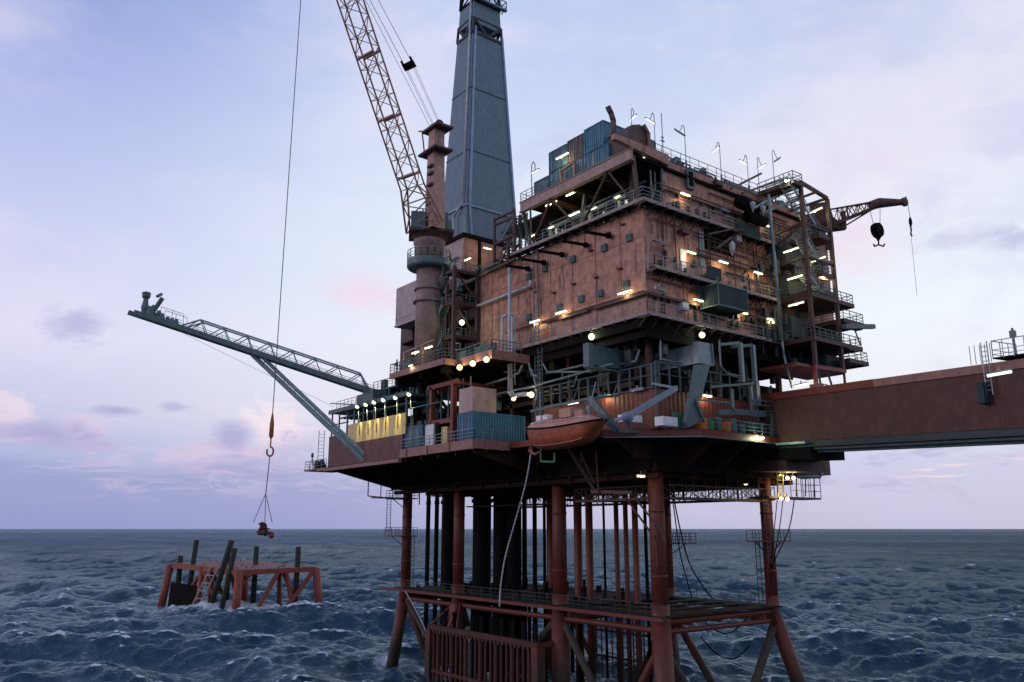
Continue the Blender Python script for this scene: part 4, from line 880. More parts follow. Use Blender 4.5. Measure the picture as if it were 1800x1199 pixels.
crate('equipment_box',(-10.4,at(786,760,x=-10.4).y,27.05),1.2,1.0,1.9,YEL,'small yellowish cabinet near the blue container','cabinet')
# ---------------------------------------------------------------- windwalled pipe bay
t=thing('pipe_bay','green framed pipe bay with yellow windwall over a brown wall at the left deck end','pipe bay',(-9,40,26.2))
M().box(-11.2,29.6,26.0,-11.0,44.2,28.85).build('lower_wall',BROWN,t);M().box(-11.2,44.2,26.0,-11.0,49.5,30.25).build('lower_wall',BROWN,t);M().box(-11.0,49.3,26.0,-6,49.5,30.0).build('lower_wall',BROWN,t)
m=M()
ye=[29.0,33.9,38.9,44.1]
for i in range(3): m.box(-11.16+.02*(i%2),ye[i]+.06,28.85,-11.04,ye[i+1]-.06,31.35)
o=m.build('yellow_windwall',YEL,t)
m=M();m.box(-11.2,28.5,33.4,-6.5,49.6,33.7);m.box(-11.4,28.4,33.3,-11.2,49.7,33.85);m.build('roof_beam',GREEN,t)
m=M()
for i,y in enumerate((29.2,31.3,34.2,37.2,40,42.6,44.6,47,49.2)): m.tube((-11.0,y,28.8 if y<44 else 30.2),(-11.0,y,33.4),.12,n=8);m.tube((-7,y,26.2),(-7,y,33.4),.16,n=8)
m.tube((-11,44.2,31.8),(-11,49.4,31.8),.09);m.tube((-11,28.5,31.75),(-11,22,31.75),.09);m.build('bay_column',GREEN,t,split=True)
m=M()
for i in range(45):
    y=R.uniform(29,46);x=R.uniform(-10,-6.6);z=R.uniform(33.7,34.2);m.box(x,y,z,x+R.uniform(.2,.8),y+R.uniform(.3,1.2),z+R.uniform(.3,1.5))
for i in range(30): y=R.uniform(29,47);m.box(-8.2,y,31.6,-7.6,y+R.uniform(.4,1.6),33.4)
for k in range(5): m.tube((-10.3+k*.5,29,32.7+.1*(k%2)),(-10.3+k*.5,48,32.7),.13,n=7)
for i in range(9): y=30+i*1.9;m.box(-7.2,y,26.2,-6.7,y+1.1,31)
m.build('manifold',GREEN,t)
m=M();m.rail([(-11.2,42,33.75),(-11.2,47.6,33.75)],sp=1.1,t=.05);m.bar((-12.6,46.6,34.4),(-10.5,42.6,33.9),.16);m.build('roof_railing',STEEL,t)
m=M();m.box(-9.5,33,35.4,-5.5,40.5,35.6);m.rail([(-9.5,33,35.6),(-9.5,40.5,35.6)],sp=1.2,t=.06);m.box(-9,38.5,35.6,-8.4,39.4,36.9);m.box(-9,34.5,35.6,-8.3,35.8,36.9)
for y in (33.3,36.5,40): m.tube((-9.3,y,33.7),(-9.3,y,35.4),.14,n=6)
m.box(-10.6,41.0,33.7,-9,43.0,35.2);m.build('upper_platform',GREEN,t)
# far-left deck gear
t=thing('ladder_mast','slim ladder like mast on the far left end of the deck','mast',(-9,54.5,26.2))
p=at(558,818,x=-9.5);m=M();ladder(m,(p.x,p.y,26.2),(p.x,p.y,at(560,757,x=-9.5).z),(.75,-.2,0),.5,.07);m.build('mast_ladder',STEEL,t);m=M()
for i in range(8): x=R.uniform(-.6,1.0);m.box(p.x+x,p.y-.3,26.2,p.x+x+.4,p.y+.2,26.2+R.uniform(.5,1.6))
m.build('mast_base',GREEN,t)
t=thing('beacon','small navigation beacon on a tripod at the extreme left deck corner','beacon',at(548,822,x=-11))
p=at(548,822,x=-11);m=M()
for dx,dy in ((-.35,0),(.35,.3),(.35,-.3)): m.bar((p.x+dx,p.y+dy,26.15),(p.x,p.y,27.8),.07)
m.build('tripod',STEEL,t);m=M();m.lathe((p.x,p.y,27.8),[(.12,0),(.2,.1),(.2,.5),(.05,.7)],10);m.build('beacon_head',GREEN,t)
# ---------------------------------------------------------------- burner boom
t=thing('burner_boom','long pale green lattice flare boom slanting up to the left above the sea','flare boom',(-10.5,39.5,34.5))
BA=at(655,690,x=-10.6);tipdir=(at(222,546,d=103)-BA)
sl_=V((tipdir.x,tipdir.y,0)).length
BE=BA+tipdir;u=tipdir.normalized();lat=u.cross(V((0,0,1))).normalized();nrm=lat.cross(u).normalized()
L=tipdir.length
def bp(s,a=0,h=0): return BA+u*(L*s)+lat*a+nrm*h
m=M()
for a in (-.9,.9): m.bar(bp(0,a),bp(.96 if a<0 else 1.0,a),.34,.6)
for i in range(40): s=i/40;m.bar(bp(s,-.9),bp(s,.9),.12,.1)
m.build('boom_floor',GREEN,t)
m=M();N=8;s0,s1=.04,.74
for a in (-.75,.75):
    m.tube(bp(s0+.03,a,1.75),bp(s1-.02,a,1.75),.11,n=7);m.tube(bp(s0-.03,a,0),bp(s0+.03,a,1.75),.1);m.tube(bp(s1-.02,a,1.75),bp(s1+.045,a,.1),.11)
for i in range(N):
    s=s0+.03+(s1-s0-.05)*i/(N-1)
    m.bar(bp(s,-.75,1.75),bp(s,.75,1.75),.16)
    for a in (-.8,.8):
        m.bar(bp(s,a,1.75),bp(s-.042,a,.1),.11);m.bar(bp(s,a,1.75),bp(s+.042,a,.1),.11)
m.build('boom_truss',LTRUSS,t)
m=M()
for a in (-.45,-.15,.2,.5): m.tube(bp(0,a,.32),bp(.9,a,.32),.12,n=7)
for i in range(30): s=i/30*.74;m.bar(bp(s,-.85,.1),bp(s,-.85,.75),.05);m.bar(bp(s,.85,.1),bp(s,.85,.75),.05)
m.bar(bp(0,.85,.75),bp(.74,.85,.75),.06);m.bar(bp(0,-.85,.75),bp(.74,-.85,.75),.06);m.build('boom_pipe',LTRUSS,t)
m=M();m.rail([bp(.77,-.9,.2),bp(.86,-.9,.2)],h=1.6,sp=1.3,t=.05);m.rail([bp(.77,.9,.2),bp(.86,.9,.2)],h=1.6,sp=1.3,t=.05);m.build('boom_railing',STEEL,t)
m=M();m.box(*[0]*6) if False else None
for s,a,h,w in ((.905,-.3,1.0,.55),(.90,.4,1.4,.4),(.875,.2,.9,.45),(.86,-.2,.6,.5),(.84,.3,.5,.4),(.82,0,.45,.45),(.80,-.3,.5,.4)): c=bp(s,a,0);m.lathe(c,[(w*.9,0),(w,.3),(w*.8,h),(w*.5,h+.5)],9)
m.lathe(bp(.93,0,.1),[(.35,0),(.5,1.1),(.35,1.7),(.3,2.2),(.5,2.4),(.55,3.0),(.3,3.1)],10);m.tube(bp(.905,.1,1.2),bp(.895,.1,3.0),.28);m.tube(bp(.91,-.4,2.9),bp(.91,.6,3.5),.2);m.build('burner_head',GREEN,t)
st=BA+u*(L*.487);sf=at(642,806,x=-10.9)
m=M();d=(sf-st).normalized();n_=(nrm-d*nrm.dot(d)).normalized()*.34
for s in (n_,-n_): m.tube(st+s,sf+s,.25,n=8)
for i in range(11): m.bar(st.lerp(sf,i/11)+n_,st.lerp(sf,i/11)-n_,.12)
m.tube(st+nrm*-.1,sf,.1,n=6);m.build('boom_strut',LTRUSS,t)
m=M();m.tube(bp(.76,0,-.5),at(588,716,x=-11),.02,n=4);m.build('stay_wire',WIRE,t)
m=M();m.box(BA.x-.8,BA.y-1.6,33.8,BA.x+1.4,BA.y+1.2,BA.z+.2);m.build('boom_foot',GREEN,t)
# ---------------------------------------------------------------- pedestal crane
PX,PY=-8.7,28.6
t=thing('pedestal_crane','big offshore crane on a round pedestal with lattice boom raised out of the picture','crane',(PX,PY,36.3))
m=M();m.tube((PX,PY,36.2),(PX,PY,53),1.55,n=28);m.tube((PX,PY,45.0),(PX,PY,45.35),1.85,n=28);m.tube((PX,PY,46.6),(PX,PY,46.85),1.75,n=28);m.build('pedestal',PED,t,smooth=True)
m=M();m.lathe((PX,PY,49.4),[(1.6,0),(2.6,0),(2.75,.2),(2.75,1.0),(1.6,1.05)],28);m.build('ring_platform',GREEN,t)
m=M()
for i in range(20):
    q=[V((PX+2.7*math.cos(2*math.pi*k/20),PY+2.7*math.sin(2*math.pi*k/20),50.4)) for k in (i,i+1)];m.rail(q,h=1.15,sp=3,t=.06)
m.build('ring_railing',STEEL,t)
m=M();m.lathe((PX,PY,50.4),[(1.6,0),(1.85,.2),(1.85,2.0),(2.0,2.2),(2.0,2.7),(1.7,2.8)],28);m.build('slew_ring',PED,t,smooth=True)
slew=math.radians(150)
sf_=V((math.cos(slew),math.sin(slew),0));sr_=V((math.sin(slew),-math.cos(slew),0));C0=V((PX,PY,0))
def cp(f,r,z): return C0+sf_*f+sr_*r+V((0,0,z))
m=M();m.prism([cp(-2.9,-2.2,53.7),cp(2.6,-2.4,53.7),cp(2.6,2.0,53.7),cp(-2.9,2.2,53.7)],(0,0,.35));m.lathe((PX,PY,52.9),[(1.7,0),(2.3,.8)],20);m.build('slew_platform',DBROWN,t)
m=M();m.prism([cp(-2.2,-1.5,54.05),cp(-.6,-1.5,54.05),cp(-.6,-.2,54.05),cp(-2.2,-.2,54.05)],(0,0,2.4));m.prism([cp(.6,-2.3,54.05),cp(2.4,-2.3,54.05),cp(2.4,-1.2,54.05),cp(.6,-1.2,54.05)],(0,0,2.1));m.build('machinery_house',GREEN,t)
m=M();r6=random.Random(4)
for i in range(16):
    a_=r6.uniform(-2.4,1.6);b_=r6.uniform(-1.9,1.5);c_=cp(a_,b_,54.0);w_=r6.uniform(.3,.8);m.box(c_.x,c_.y,54.0,c_.x+w_,c_.y+w_,54.0+r6.uniform(.5,2.3))
for i in range(6): a_=cp(r6.uniform(-2,1),r6.uniform(-1.5,1.5),54);m.bar(a_,a_+V((r6.uniform(-.5,.5),r6.uniform(-.5,.5),r6.uniform(1.5,3))),.14)
m.build('winch_gear',GREEN,t,split=True)
m=M();m.prism([cp(1.0,-1.0,54.05),cp(2.2,-1.0,54.05),cp(2.2,.2,54.05),cp(1.0,.2,54.05)],(0,0,2.0));m.build('operator_cab',STEEL,t)
mz0=at(772,400,x=PX-.4);mx=M();bx=.95
mc=V((PX-.4,at(766,300,x=PX-.4).y,0))
mx.add([mc+V((-bx,-bx,54)),mc+V((bx,-bx,54)),mc+V((bx,bx,54)),mc+V((-bx,bx,54)),mc+V((-.7,-.7,68)),mc+V((.7,-.7,68)),mc+V((.7,.7,68)),mc+V((-.7,.7,68))],[(0,1,5,4),(1,2,6,5),(2,3,7,6),(3,0,4,7),(4,5,6,7)])
mast=mx.build('mast',CRANE,t)
m=M();m.box(mc.x-1.5,mc.y-2.1,64.1,mc.x+1.2,mc.y+2.0,64.35);m.box(mc.x-1.2,mc.y-1.9,67.3,mc.x+1.3,mc.y+1.7,67.6);m.build('mast_platform',DBROWN,t,split=True)
m=M();m.lathe(mc+V((0,-.7,68.1)),[(.5,-.15),(.55,0),(.5,.15)],14,'y');m.lathe(mc+V((0,.7,68.1)),[(.5,-.15),(.55,0),(.5,.15)],14,'y')
for z in (57,59.5,61,62): m.box(mc.x-1.2,mc.y-.9,z,mc.x-.8,mc.y+.2,z+.3)
m.path([mc+V((-1.0,1.1,64)),mc+V((-1.2,1.6,67.6)),mc+V((-1.2,2.4,67.9))],.09);m.build('mast_sheave',DBROWN,t,split=True)
# boom
VF=Vector((FW[0]*math.cos(TH),FW[1]*math.cos(TH),math.sin(TH)))
dep=lambda p:VF.dot(p-CAM)
def plumb(px,py,ref):
    b=(CY-py)/FPX;f=math.cos(TH)-b*math.sin(TH);w=(ref.x-CAM.x)*FW[0]+(ref.y-CAM.y)*FW[1];return at(px,py,d=w/f)
foot=at(751,408,x=PX-1.2);tip=at(545,-212,d=dep(foot)*.93)
HK=Vector((0,0,0))
print('boom',foot,tip,math.degrees(math.atan2(tip.y-foot.y,tip.x-foot.x)));bd=(tip-foot).normalized();bl=bd.cross(V((0,0,1))).normalized();bn=bl.cross(bd).normalized();LB=(tip-foot).length
kn=foot+bd*(LB*.135)
m=M();wb=1.45;db=.6
m.lattice(kn,foot+bd*(LB*.93),bl*wb,bn*db,18,.11,.08)
m.lattice(foot+bd*(LB*.93),tip,(bl*wb,bl*.5),(bn*db,bn*.35),3,.10,.085)
m.lattice(foot+bd*.6-bn*.2,kn,(bl*2.9,bl*wb),(bn*.35,bn*db),3,.12,.12,1)
for s in (.17,.34,.52): 
    p=foot+bd*(LB*(s+.0));m.bar(p-bl*wb-bn*db,p+bl*wb-bn*db,.25);m.bar(p-bl*wb+bn*db,p+bl*wb+bn*db,.25)
m.build('boom',BOOMM,t)
pb=at(722,121,d=dep(foot)*.97);top=mc+V((0,0,68.2))
m=M();bdv=(tip-pb).normalized();m.prism([pb+bl*-.75-bn*.3,pb+bl*.75-bn*.3,pb+bl*.75+bn*.3,pb-bl*.75+bn*.3],bdv*.8);m.bar(pb-bl*.75,pb-bl*.75+bdv*1.3,.2);m.bar(pb+bl*.75,pb+bl*.75+bdv*1.3,.2);m.build('pendant_block',BLACK,t)
m=M()
for k in (-.6,.6): m.tube(pb+bl*k,tip+bl*k*.8,.035,n=5)
for k in (-.7,-.45,.5,.75): m.tube(top+V((0,k,0)),pb+bl*k,.025,n=5)
m.tube(top+V((-.3,.8,-.4)),foot+bd*(LB*.82)+bn*1.0,.03,n=5);m.build('luffing_rope',WIRE,t)
hk0=V((tip.x,tip.y,0))
top_h=tip+bd*.3
sw=plumb(478,745,tip)
m=M();m.tube(top_h,sw,.045,n=6);m.build('hoist_rope',WIRE,t)
m=M();m.lathe(sw+V((0,0,-1.5)),[(.05,0),(.22,.3),(.22,1.5),(.12,2.2),(.05,2.6)],10);m.build('overhaul_ball',BOAT,t,smooth=True)
m=M();rg=sw+V((0,0,-2.6));m.path([sw+V((0,0,-1.5)),rg+V((0,0,.3))],.07)
for k in range(10):
    a0=2*math.pi*k/12;a1=2*math.pi*(k+1)/12;m.tube(rg+V((.32*math.sin(a0)*RT[0],.32*math.sin(a0)*RT[1],-.4+.45*math.cos(a0)+.3)),rg+V((.32*math.sin(a1)*RT[0],.32*math.sin(a1)*RT[1],-.4+.45*math.cos(a1)+.3)),.09,n=6)
m.build('hook',BOAT,t)
ld=plumb(463,930,tip);mm=plumb(467,868,tip)
m=M();m.tube(rg+V((0,0,-.5)),mm,.05,n=5)
for dx,dy in ((-.8,.6),(.1,.0),(.7,-.3)): m.tube(mm,ld+V((dx,dy,.6)),.035,n=5)
tag(m.build('sling',WIRE),'long dark sling and three legs hanging from the crane hook','sling')
t2=thing('lifted_load','ragged reddish bundle of scrap steel hanging from the crane sling over the sea','load',ld)
m=M();r4=random.Random(5)
for i in range(9):
    c=ld+V((r4.uniform(-.55,.6),r4.uniform(-.5,.4),r4.uniform(-.75,.6)));m.lathe(c,[(r4.uniform(.1,.25),-.35),(r4.uniform(.3,.5),-.1),(r4.uniform(.3,.5),.2),(.12,.4)],7,r4.choice('xyz'))
m.build('scrap_body',DBROWN,t2);m=M()
for i in range(8):
    c=ld+V((r4.uniform(-.5,.5),r4.uniform(-.5,.5),r4.uniform(-.6,.7)));m.bar(c,c+V((r4.uniform(-.6,.6),r4.uniform(-.5,.5),r4.uniform(-.5,.5))),.2)
m.lathe(ld+V((.9,-.7,-.8)),[(.2,-.3),(.5,-.2),(.5,.2),(.2,.35)],9,'x');m.build('scrap_pipe',RED,t2);t2.scale=(.68,.68,.68)
# ---------------------------------------------------------------- stair towers
t=thing('stair_tower','brown framed zigzag stair tower between crane pedestal and salmon wall','stair tower',(-6,26,36.3))
m=M()
for x,y in ((-7.8,24.2),(-4.4,24.2),(-7.8,31),(-4.4,31)): m.bar((x,y,36.2),(x,y,48.9),.4)
for z in (40.2,44.4,48.4):
    m.bar((-7.8,24.2,z),(-4.4,24.2,z),.28,.4);m.bar((-7.8,24.2,z),(-7.8,27,z),.28,.4);m.box(-7.8,24.2,z-.1,-4.4,26.4,z+.05)
m.bar((-7.8,24.2,44.4),(-4.4,24.2,40.4),.2);m.bar((-7.8,24.2,48.4),(-4.4,24.2,45),.2);m.build('tower_frame',DBROWN,t)
for z0_,z1_ in ((36.3,40.2),(40.2,44.4),(44.4,48.4)):
    stairs(M(),(-8.2,29.8,z0_),(-8.2,26.2,z1_),(1.0,0,0)).build('stair_flight',STEEL,t)
m=M()
for z in (40.2,44.4,48.4): m.rail([(-8.0,30.2,z),(-8.0,26.4,z)],sp=1.2,t=.05);m.rail([(-7.8,26.4,z),(-7.8,24.1,z),(-4.4,24.1,z)],sp=1.0,t=.06);m.box(-8.2,29.8,z-.1,-7.0,31,z)
m.build('landing_railing',GREEN,t)
m=M()
for i in range(8): m.box(-6.8,25+R.random(),36.4+i*1.4,-6,26,36.9+i*1.4)
m.build('tower_fitting',GREEN,t,split=True)
t=thing('upper_stair_tower','brown angular stair frame rising beside the derrick to the container roof','stair tower',(-5.5,17,48.4))
m=M();X=-5.4;P_=lambda px,py:at(px,py,x=X)
for a,b in (((869.5,385),(869.5,462)),((869.5,386),(904,370)),((904,370),(905,440)),((869.5,396),(903,381)),((869,430),(905,412)),((893,468),(893,425)),((858,478),(905,455))):
    a_,b_=P_(*a),P_(*b)
    if abs(a[0]-b[0])<3: b_.y=a_.y
    m.bar(a_,b_,.26)
m.build('tower_frame',DBROWN,t)
stairs(M(),P_(879,425),P_(906,378),(1.1,0,0)).build('stair_flight',GREEN,t)
stairs(M(),P_(876,466),P_(899,424),(1.1,0,0)).build('stair_flight',DBROWN,t)
m=M();m.box(X,at(880,470,x=X).y,48.3,-4,at(850,470,x=X).y,48.45);m.rail([P_(905,398),P_(920,392)],t=.06)
for k in range(5):
    y=13.5+k*1.0;m.bar((-4.6,y,48.6),(-4.6+.3*(k%2),y,53.5),.16)
m.build('landing',GREEN,t)
# right hand tower
t=thing('end_stair_tower','tall open stair tower with landings at the far right end of the salmon module','stair tower',(20,-6,37))
ty=-8.0
cols=[at(1403,327,y=ty).x,at(1452,350,y=ty).x]
m=M();x0,x1=15.9,21.0
for x in (x0,x1):
    m.bar((x,ty,34.3),(x,ty,54.8 if x==x0 else 54.2),.38)
m.bar((x0,ty,54.9),(x1,ty,54.3),.34);m.bar((x0,-3.3,54.9),(x0,ty,54.9),.34);m.bar((x1,-3.3,54.3),(x1,ty,54.3),.26);m.bar((x0+3,-3.3,54.4),(x0+3,ty,54.5),.22)
for z in (50.2,46.4,42.6): m.bar((x0,ty,z),(x1,ty,z),.22);m.bar((x0,ty,z),(x0,-3.3,z-.4),.24);m.bar((x0,-3.3,z+1.5),(x0-5,-3.3,z-2),.1)
for z in (50.2,):m.bar((x0,ty,z),(x0,-3.3,z-2.2),.24)
m.build('tower_frame',DBROWN,t)
for (xa,za,xb,zb_) in ((x0-1.8,54.6,x1-1.4,49.6),(x0,45.9+3.4,x1-1.6,45.2),(x0,45.2-.2,x1-2,42.6)):
    f=M();stairs(f,(xb,ty+.2,zb_),(xa,ty+.2,za),(0,1.2,0),steps=15);f.build('stair_flight',STEEL,t)
def landing(xa,xb,ya,yb,z,name='landing',rl=True):
    m=M();m.box(xa,ya,z-.2,xb,yb,z);o=m.build(name,DBROWN,t)
    m=M();m.box(xa-.1,ya-.1,z-.38,xb+.1,ya,z+.08);m.box(xa-.1,ya,z-.38,xa,yb,z+.08);m.box(xb,ya,z-.38,xb+.1,yb,z+.08);m.build('landing_edge',DBROWN,o)
    if rl: M().rail([(xa,yb,z),(xa,ya,z),(xb,ya,z),(xb,yb,z)],sp=1.15,t=.06).build('landing_railing',GREEN,o)
landing(x0-1.5,x0+.2,ty-.1,-3.6,54.7);landing(x1-2.4,x1+.2,ty,-3.6,49.5);landing(x1-2.2,x1,ty,-3.6,45.1)
landing(15.9,24.0,ty-.2,-3.4,42.3);landing(21.6,25.6,ty-.3,-3.6,40.3);landing(15.7,24.9,ty-.2,-3.4,37.5);landing(22.0,25.7,ty-.3,-3.6,35.9)
m=M();m.box(22.6,ty-.5,39.5,25,ty+.3,40.0);m.bar((21.0,ty-.6,39.3),(27.2,ty-.6,40.2),.5,.5);m.bar((23.4,ty-.3,39.9),(24.6,ty-.3,37.7),.12);m.build('slanting_beam',GREEN,t)
m=M();m.bar((15.5,ty,34.3),(21.4,ty,34.5),.4);m.bar((15.7,ty,30.6),(15.7,ty,34.3),.35);m.bar((21.2,ty,31.0),(21.2,ty,34.4),.2);m.box(12.8,ty+.2,34.2,21.6,-3.3,34.5);m.build('lower_red_frame',RED,t)
m=M();m.rail([(15.7,ty,31.3),(21.2,ty,31.3)],h=1.3,sp=1.0,t=.08);m.bar((17.9,ty,34.2),(19.3,ty,31.2),.16);m.bar((16.2,ty,34.2),(16.8,ty,31.2),.16);m.build('lower_railing',DBROWN,t)
m=M()
for i in range(46):
    x=R.uniform(12.5,25);z=R.choice((37.5,42.3,37.5,39.5,34.8,45.2));y=R.uniform(-5.5,-3.4);m.box(x,y,z,x+R.uniform(.2,.9),y+.4,z+R.uniform(.3,1.8))
for k in range(12): z=R.uniform(36,52);m.tube((12+R.random()*3,-3.7,z),(22+R.random()*5,-3.7,z),R.uniform(.05,.14),n=6)
for k in range(8): x=R.uniform(13,27);m.tube((x,-3.8,36),(x,-3.8,R.uniform(44,53)),R.uniform(.05,.12),n=6)
for z in (38.2,43.0,46.5): m.box(16.5,-5.2,z,19.5,-3.6,z+2.2)
for z in (34.9,37.6,42.4): m.box(20.5,-6.5,z,23.5,-3.6,z+1.6)
m.build('tower_fitting',SHADEG,t,split=True)
m=M();m.box(23.0,MY-.25,36.2,28,MY-.05,37.2);m.build('tower_shade_strip',DARK,t)  # dark strip painted in as shade at the foot of the end wall
a=at(1430,410,y=MY);
m=M()
for px,py in ((1433,418),(1455,428)): c=at(px,py,y=MY);m.box(c.x-.5,MY-.5,c.z-.9,c.x+.5,MY,c.z+.9)
m.build('wall_cabinet',GREEN,t,split=True)
# ---------------------------------------------------------------- small crane at right
t=thing('knuckle_crane','small brown lattice jib crane reaching right from the top end of the module','crane',(27.5,-4.5,50))
dq=(at(1470,378,y=-6)-CAM).length
D=at(1465,385,y=-5.5);dd_=(Vector((FW[0]*math.cos(TH),FW[1]*math.cos(TH),math.sin(TH)))).dot(D-CAM)
q=lambda px,py,k=1.0:at(px,py,d=dd_*k)
m=M();a,b,c,d=q(1452,372),q(1486,404),q(1484,397),q(1455,388)
m.prism([q(1453,372),q(1486,398),q(1486,405),q(1466,400),q(1453,392)],V((-1.2,2.2,0)));m.build('crane_base',DBROWN,t)
m=M();m.prism([q(1451,356),q(1456,354),q(1464,378),q(1465,392),q(1453,392)],V((-.8,1.6,0)));m.build('crane_post',DBROWN,t)
jl=V((-.5,1.1,0)).normalized()*.55
m=M()
m.lattice(q(1464,381),q(1540,359),(jl,jl*.7),(V((0,0,.95)),V((0,0,.35))),9,.11,.09);m.bar(q(1482,371),q(1484,403),.5);m.bar(q(1484,398),q(1535,367),.16);m.build('jib_lattice',DBROWN,t)
m=M();m.tube(q(1530,362),q(1545,357),.55,.6);m.tube(q(1545,357),q(1590,355.5),.62,.34,n=12);m.lathe(q(1590,355),[(.2,-.3),(.55,-.2),(.55,.2),(.2,.3)],12,'y');m.bar(q(1590,352),q(1593,346),.14);m.build('jib_arm',DBROWN,t)
m=M();m.tube(q(1464,372),q(1530,357),.03,n=4);m.tube(q(1528,365),q(1536,396),.035,n=4);m.tube(q(1547,362),q(1547,394),.035,n=4);m.tube(q(1595,357),q(1600,382),.035,n=4);m.tube(q(1600,400),q(1612,520),.022,n=4);m.build('hoist_wire',WIRE,t)
m=M();c=q(1542,405);m.lathe(c,[(.25,-.45),(.85,-.4),(.95,0),(.85,.4),(.25,.45)],16,'y');m.add([c+V((-.5,-.3,-.6)),c+V((.5,-.3,-.6)),c+V((.5,.3,-.6)),c+V((-.5,.3,-.6)),c+V((0,0,-1.5))],[(0,1,2,3),(0,4,1),(1,4,2),(2,4,3),(3,4,0)]);o=m.build('hook_block',BLACK,t)
m=M();m.path([c+V((0,0,-1.4)),c+V((0,0,-1.8)),c+V((.45,-.3,-2.0)),c+V((.6,-.4,-1.7))],.09);m.path([c+V((0,0,-1.8)),c+V((-.4,.3,-2.0)),c+V((-.5,.35,-1.75))],.09);m.build('block_hook',BLACK,o)
m=M();c=q(1600,386);m.lathe(c+V((0,0,-.5)),[(.03,-.5),(.2,0),(.18,.5),(.03,.9)],9);m.path([q(1600,396),q(1602,404),q(1601,411),q(1603,415)],.09);m.build('whip_hook',BLACK,t)
# ---------------------------------------------------------------- outrigger with hanging hose pipe
t=thing('hose_outrigger','pair of grey outrigger tubes holding a long slim pipe hanging down the front wall','outrigger',(11,-5,50))
m=M();m.tube(at(1325,366,y=-5.5),at(1402,327,y=-5.5),.16);m.tube(at(1343,374,y=-5.5),at(1404,348,y=-5.5),.16);m.build('outrigger_arm',STEEL,t)
m=M();m.tube(at(1351,342,y=-6.3),at(1375,600,y=-6.3),.15);m.path([at(1375,600,y=-6.3),at(1378,625,y=-6.3),at(1392,681,y=-6.3)],.12);m.build('hanging_pipe',STEEL,t,smooth=True)
# ---------------------------------------------------------------- pale riser pipes left of the module
t=thing('riser_pipes','bundle of pale vertical pipes standing clear of the salmon wall above the blue container','pipes',(-6,17,33))
X=-5.9;q=lambda px,py:at(px,py,x=X)
def vp(px,ya,yb,r,bot=None):
    a=q(px,ya);b=q(px,yb);b.y=a.y;pts=[a,b]
    if bot: pts+=bot(b)
    return M().path(pts,r,9)
vp(895.5,473,690,.19,lambda b:[b+V((0,-.5,-.5)),b+V((0,-3.2,-.6))]).build('riser_pipe',PALE,t,smooth=True)
vp(899.5,556,688,.11,lambda b:[b+V((0,-.5,-.4)),b+V((0,-2.4,-.45))]).build('riser_pipe',PALE,t,smooth=True)
vp(905,560,676,.10).build('riser_pipe',STEEL,t,smooth=True)
a=q(883,557);b=q(883,628);b.y=a.y;M().path([a+V((0,-.9,0)),a,b,b+V((0,-.5,-.5)),b+V((0,-1.6,-.6))],.17,9).build('riser_pipe',PALE,t,smooth=True)
m=M();m.path([q(846,679),q(898,663),q(912,655),q(918,643)],.15,8);m.path([q(868,694),q(925,682),q(1000,662),q(1075,640)],.12,8);m.path([q(935,650),q(945,690),q(940,718)],.1);m.path([q(955,640),q(962,654),q(1040,654)],.1);m.path([q(930,640),q(934,658),q(945,662)],.12);m.build('cross_pipe',STEEL,t,smooth=True)
m=M();m.path([q(888,552),q(912,556)],.1);m.bar(q(880,605),q(908,598),.12);m.bar(q(886,655),q(908,650),.12);m.build('pipe_clamp',STEEL,t,split=True)
m=M();b_=q(951,735);ladder(m,V((X,b_.y-.3,b_.z)),V((X,b_.y-.3,36.6)),(0,.7,0),.45,.12);m.build('ladder_foot',SHADEG,t)
# ---------------------------------------------------------------- davits
def davit_box(px0,py0,px1,py1,y,depth,t):
    a=at(px0,py0,y=y);b=at(px1,py1,y=y);return a,b
t=thing('left_davit','grey box girder lifeboat davit with slanting arm above the orange lifeboat','davit',(-5,0,31))
a=at(1026,604,x=-7.2);b=at(1026,646,x=-7.2)
m=M();m.box(-7.2,a.y-.7,b.z,-6.6,a.y+.1,a.z);m.box(-6.8,a.y-.55,b.z+.25,0,a.y-.1,a.z-.15);m.box(-7,a.y-.75,b.z-.12,2,a.y+.1,b.z+.05);m.build('davit_girder',GREEN,t)
m=M();p=at(1037,700,x=-7.6);r_=at(1085,757,x=-7.0);m.bar(p,r_,.42,.6);m.bar(r_,r_+V((3.4,0,.1)),.3);m.bar(p,p+V((3.6,0,.6)),.25);m.bar(at(933,723,x=-7.6),p,.16,.22);m.build('davit_arm',GREEN,t)
m=M();m.tube(p,p+V((-1.6,.3,-1.9)),.05);m.tube(at(940,723,x=-7.6),at(946,742,x=-9),.05);m.build('fall_wire',WIRE,t)
t=thing('middle_davit','blue grey lifeboat davit boom lying slanted across the red wall without a boat','davit',(-4,-5,27))
p=at(1103,733,y=-7.8);r_=at(1188,682,y=-6.2);m=M();m.bar(p,r_,.42,.42);m.bar(p,p+V((.1,1.5,-.1)),.25);m.bar(p+V((.1,0,0)),at(1105,752,y=-7),.2);m.lathe(p,[(.2,-.4),(.42,-.3),(.42,.3),(.2,.4)],10,'y');m.bar(r_,r_+V((0,2.8,.8)),.2);m.build('davit_boom',mat('blue_grey_paint',(0.13,0.19,0.26),.45),t)
t=thing('right_davit','green grey davit box girder with a broad leg stepping down to the deck corner','davit',(-1,-5,27))
a=at(1228,600,y=-5.4);b=at(1253,641,y=-5.4);m=M();m.box(a.x-.15,-5.4,b.z,b.x,-4.8,a.z);m.box(a.x+.2,-5.2,b.z+.1,b.x-.5,3,a.z-.15);m.box(a.x-.3,-5.5,b.z-.12,b.x+.1,3,b.z);m.bar((b.x,-5.45,b.z),(b.x-.1,-5.45,a.z),.1,.25);m.build('davit_girder',STEEL,t)
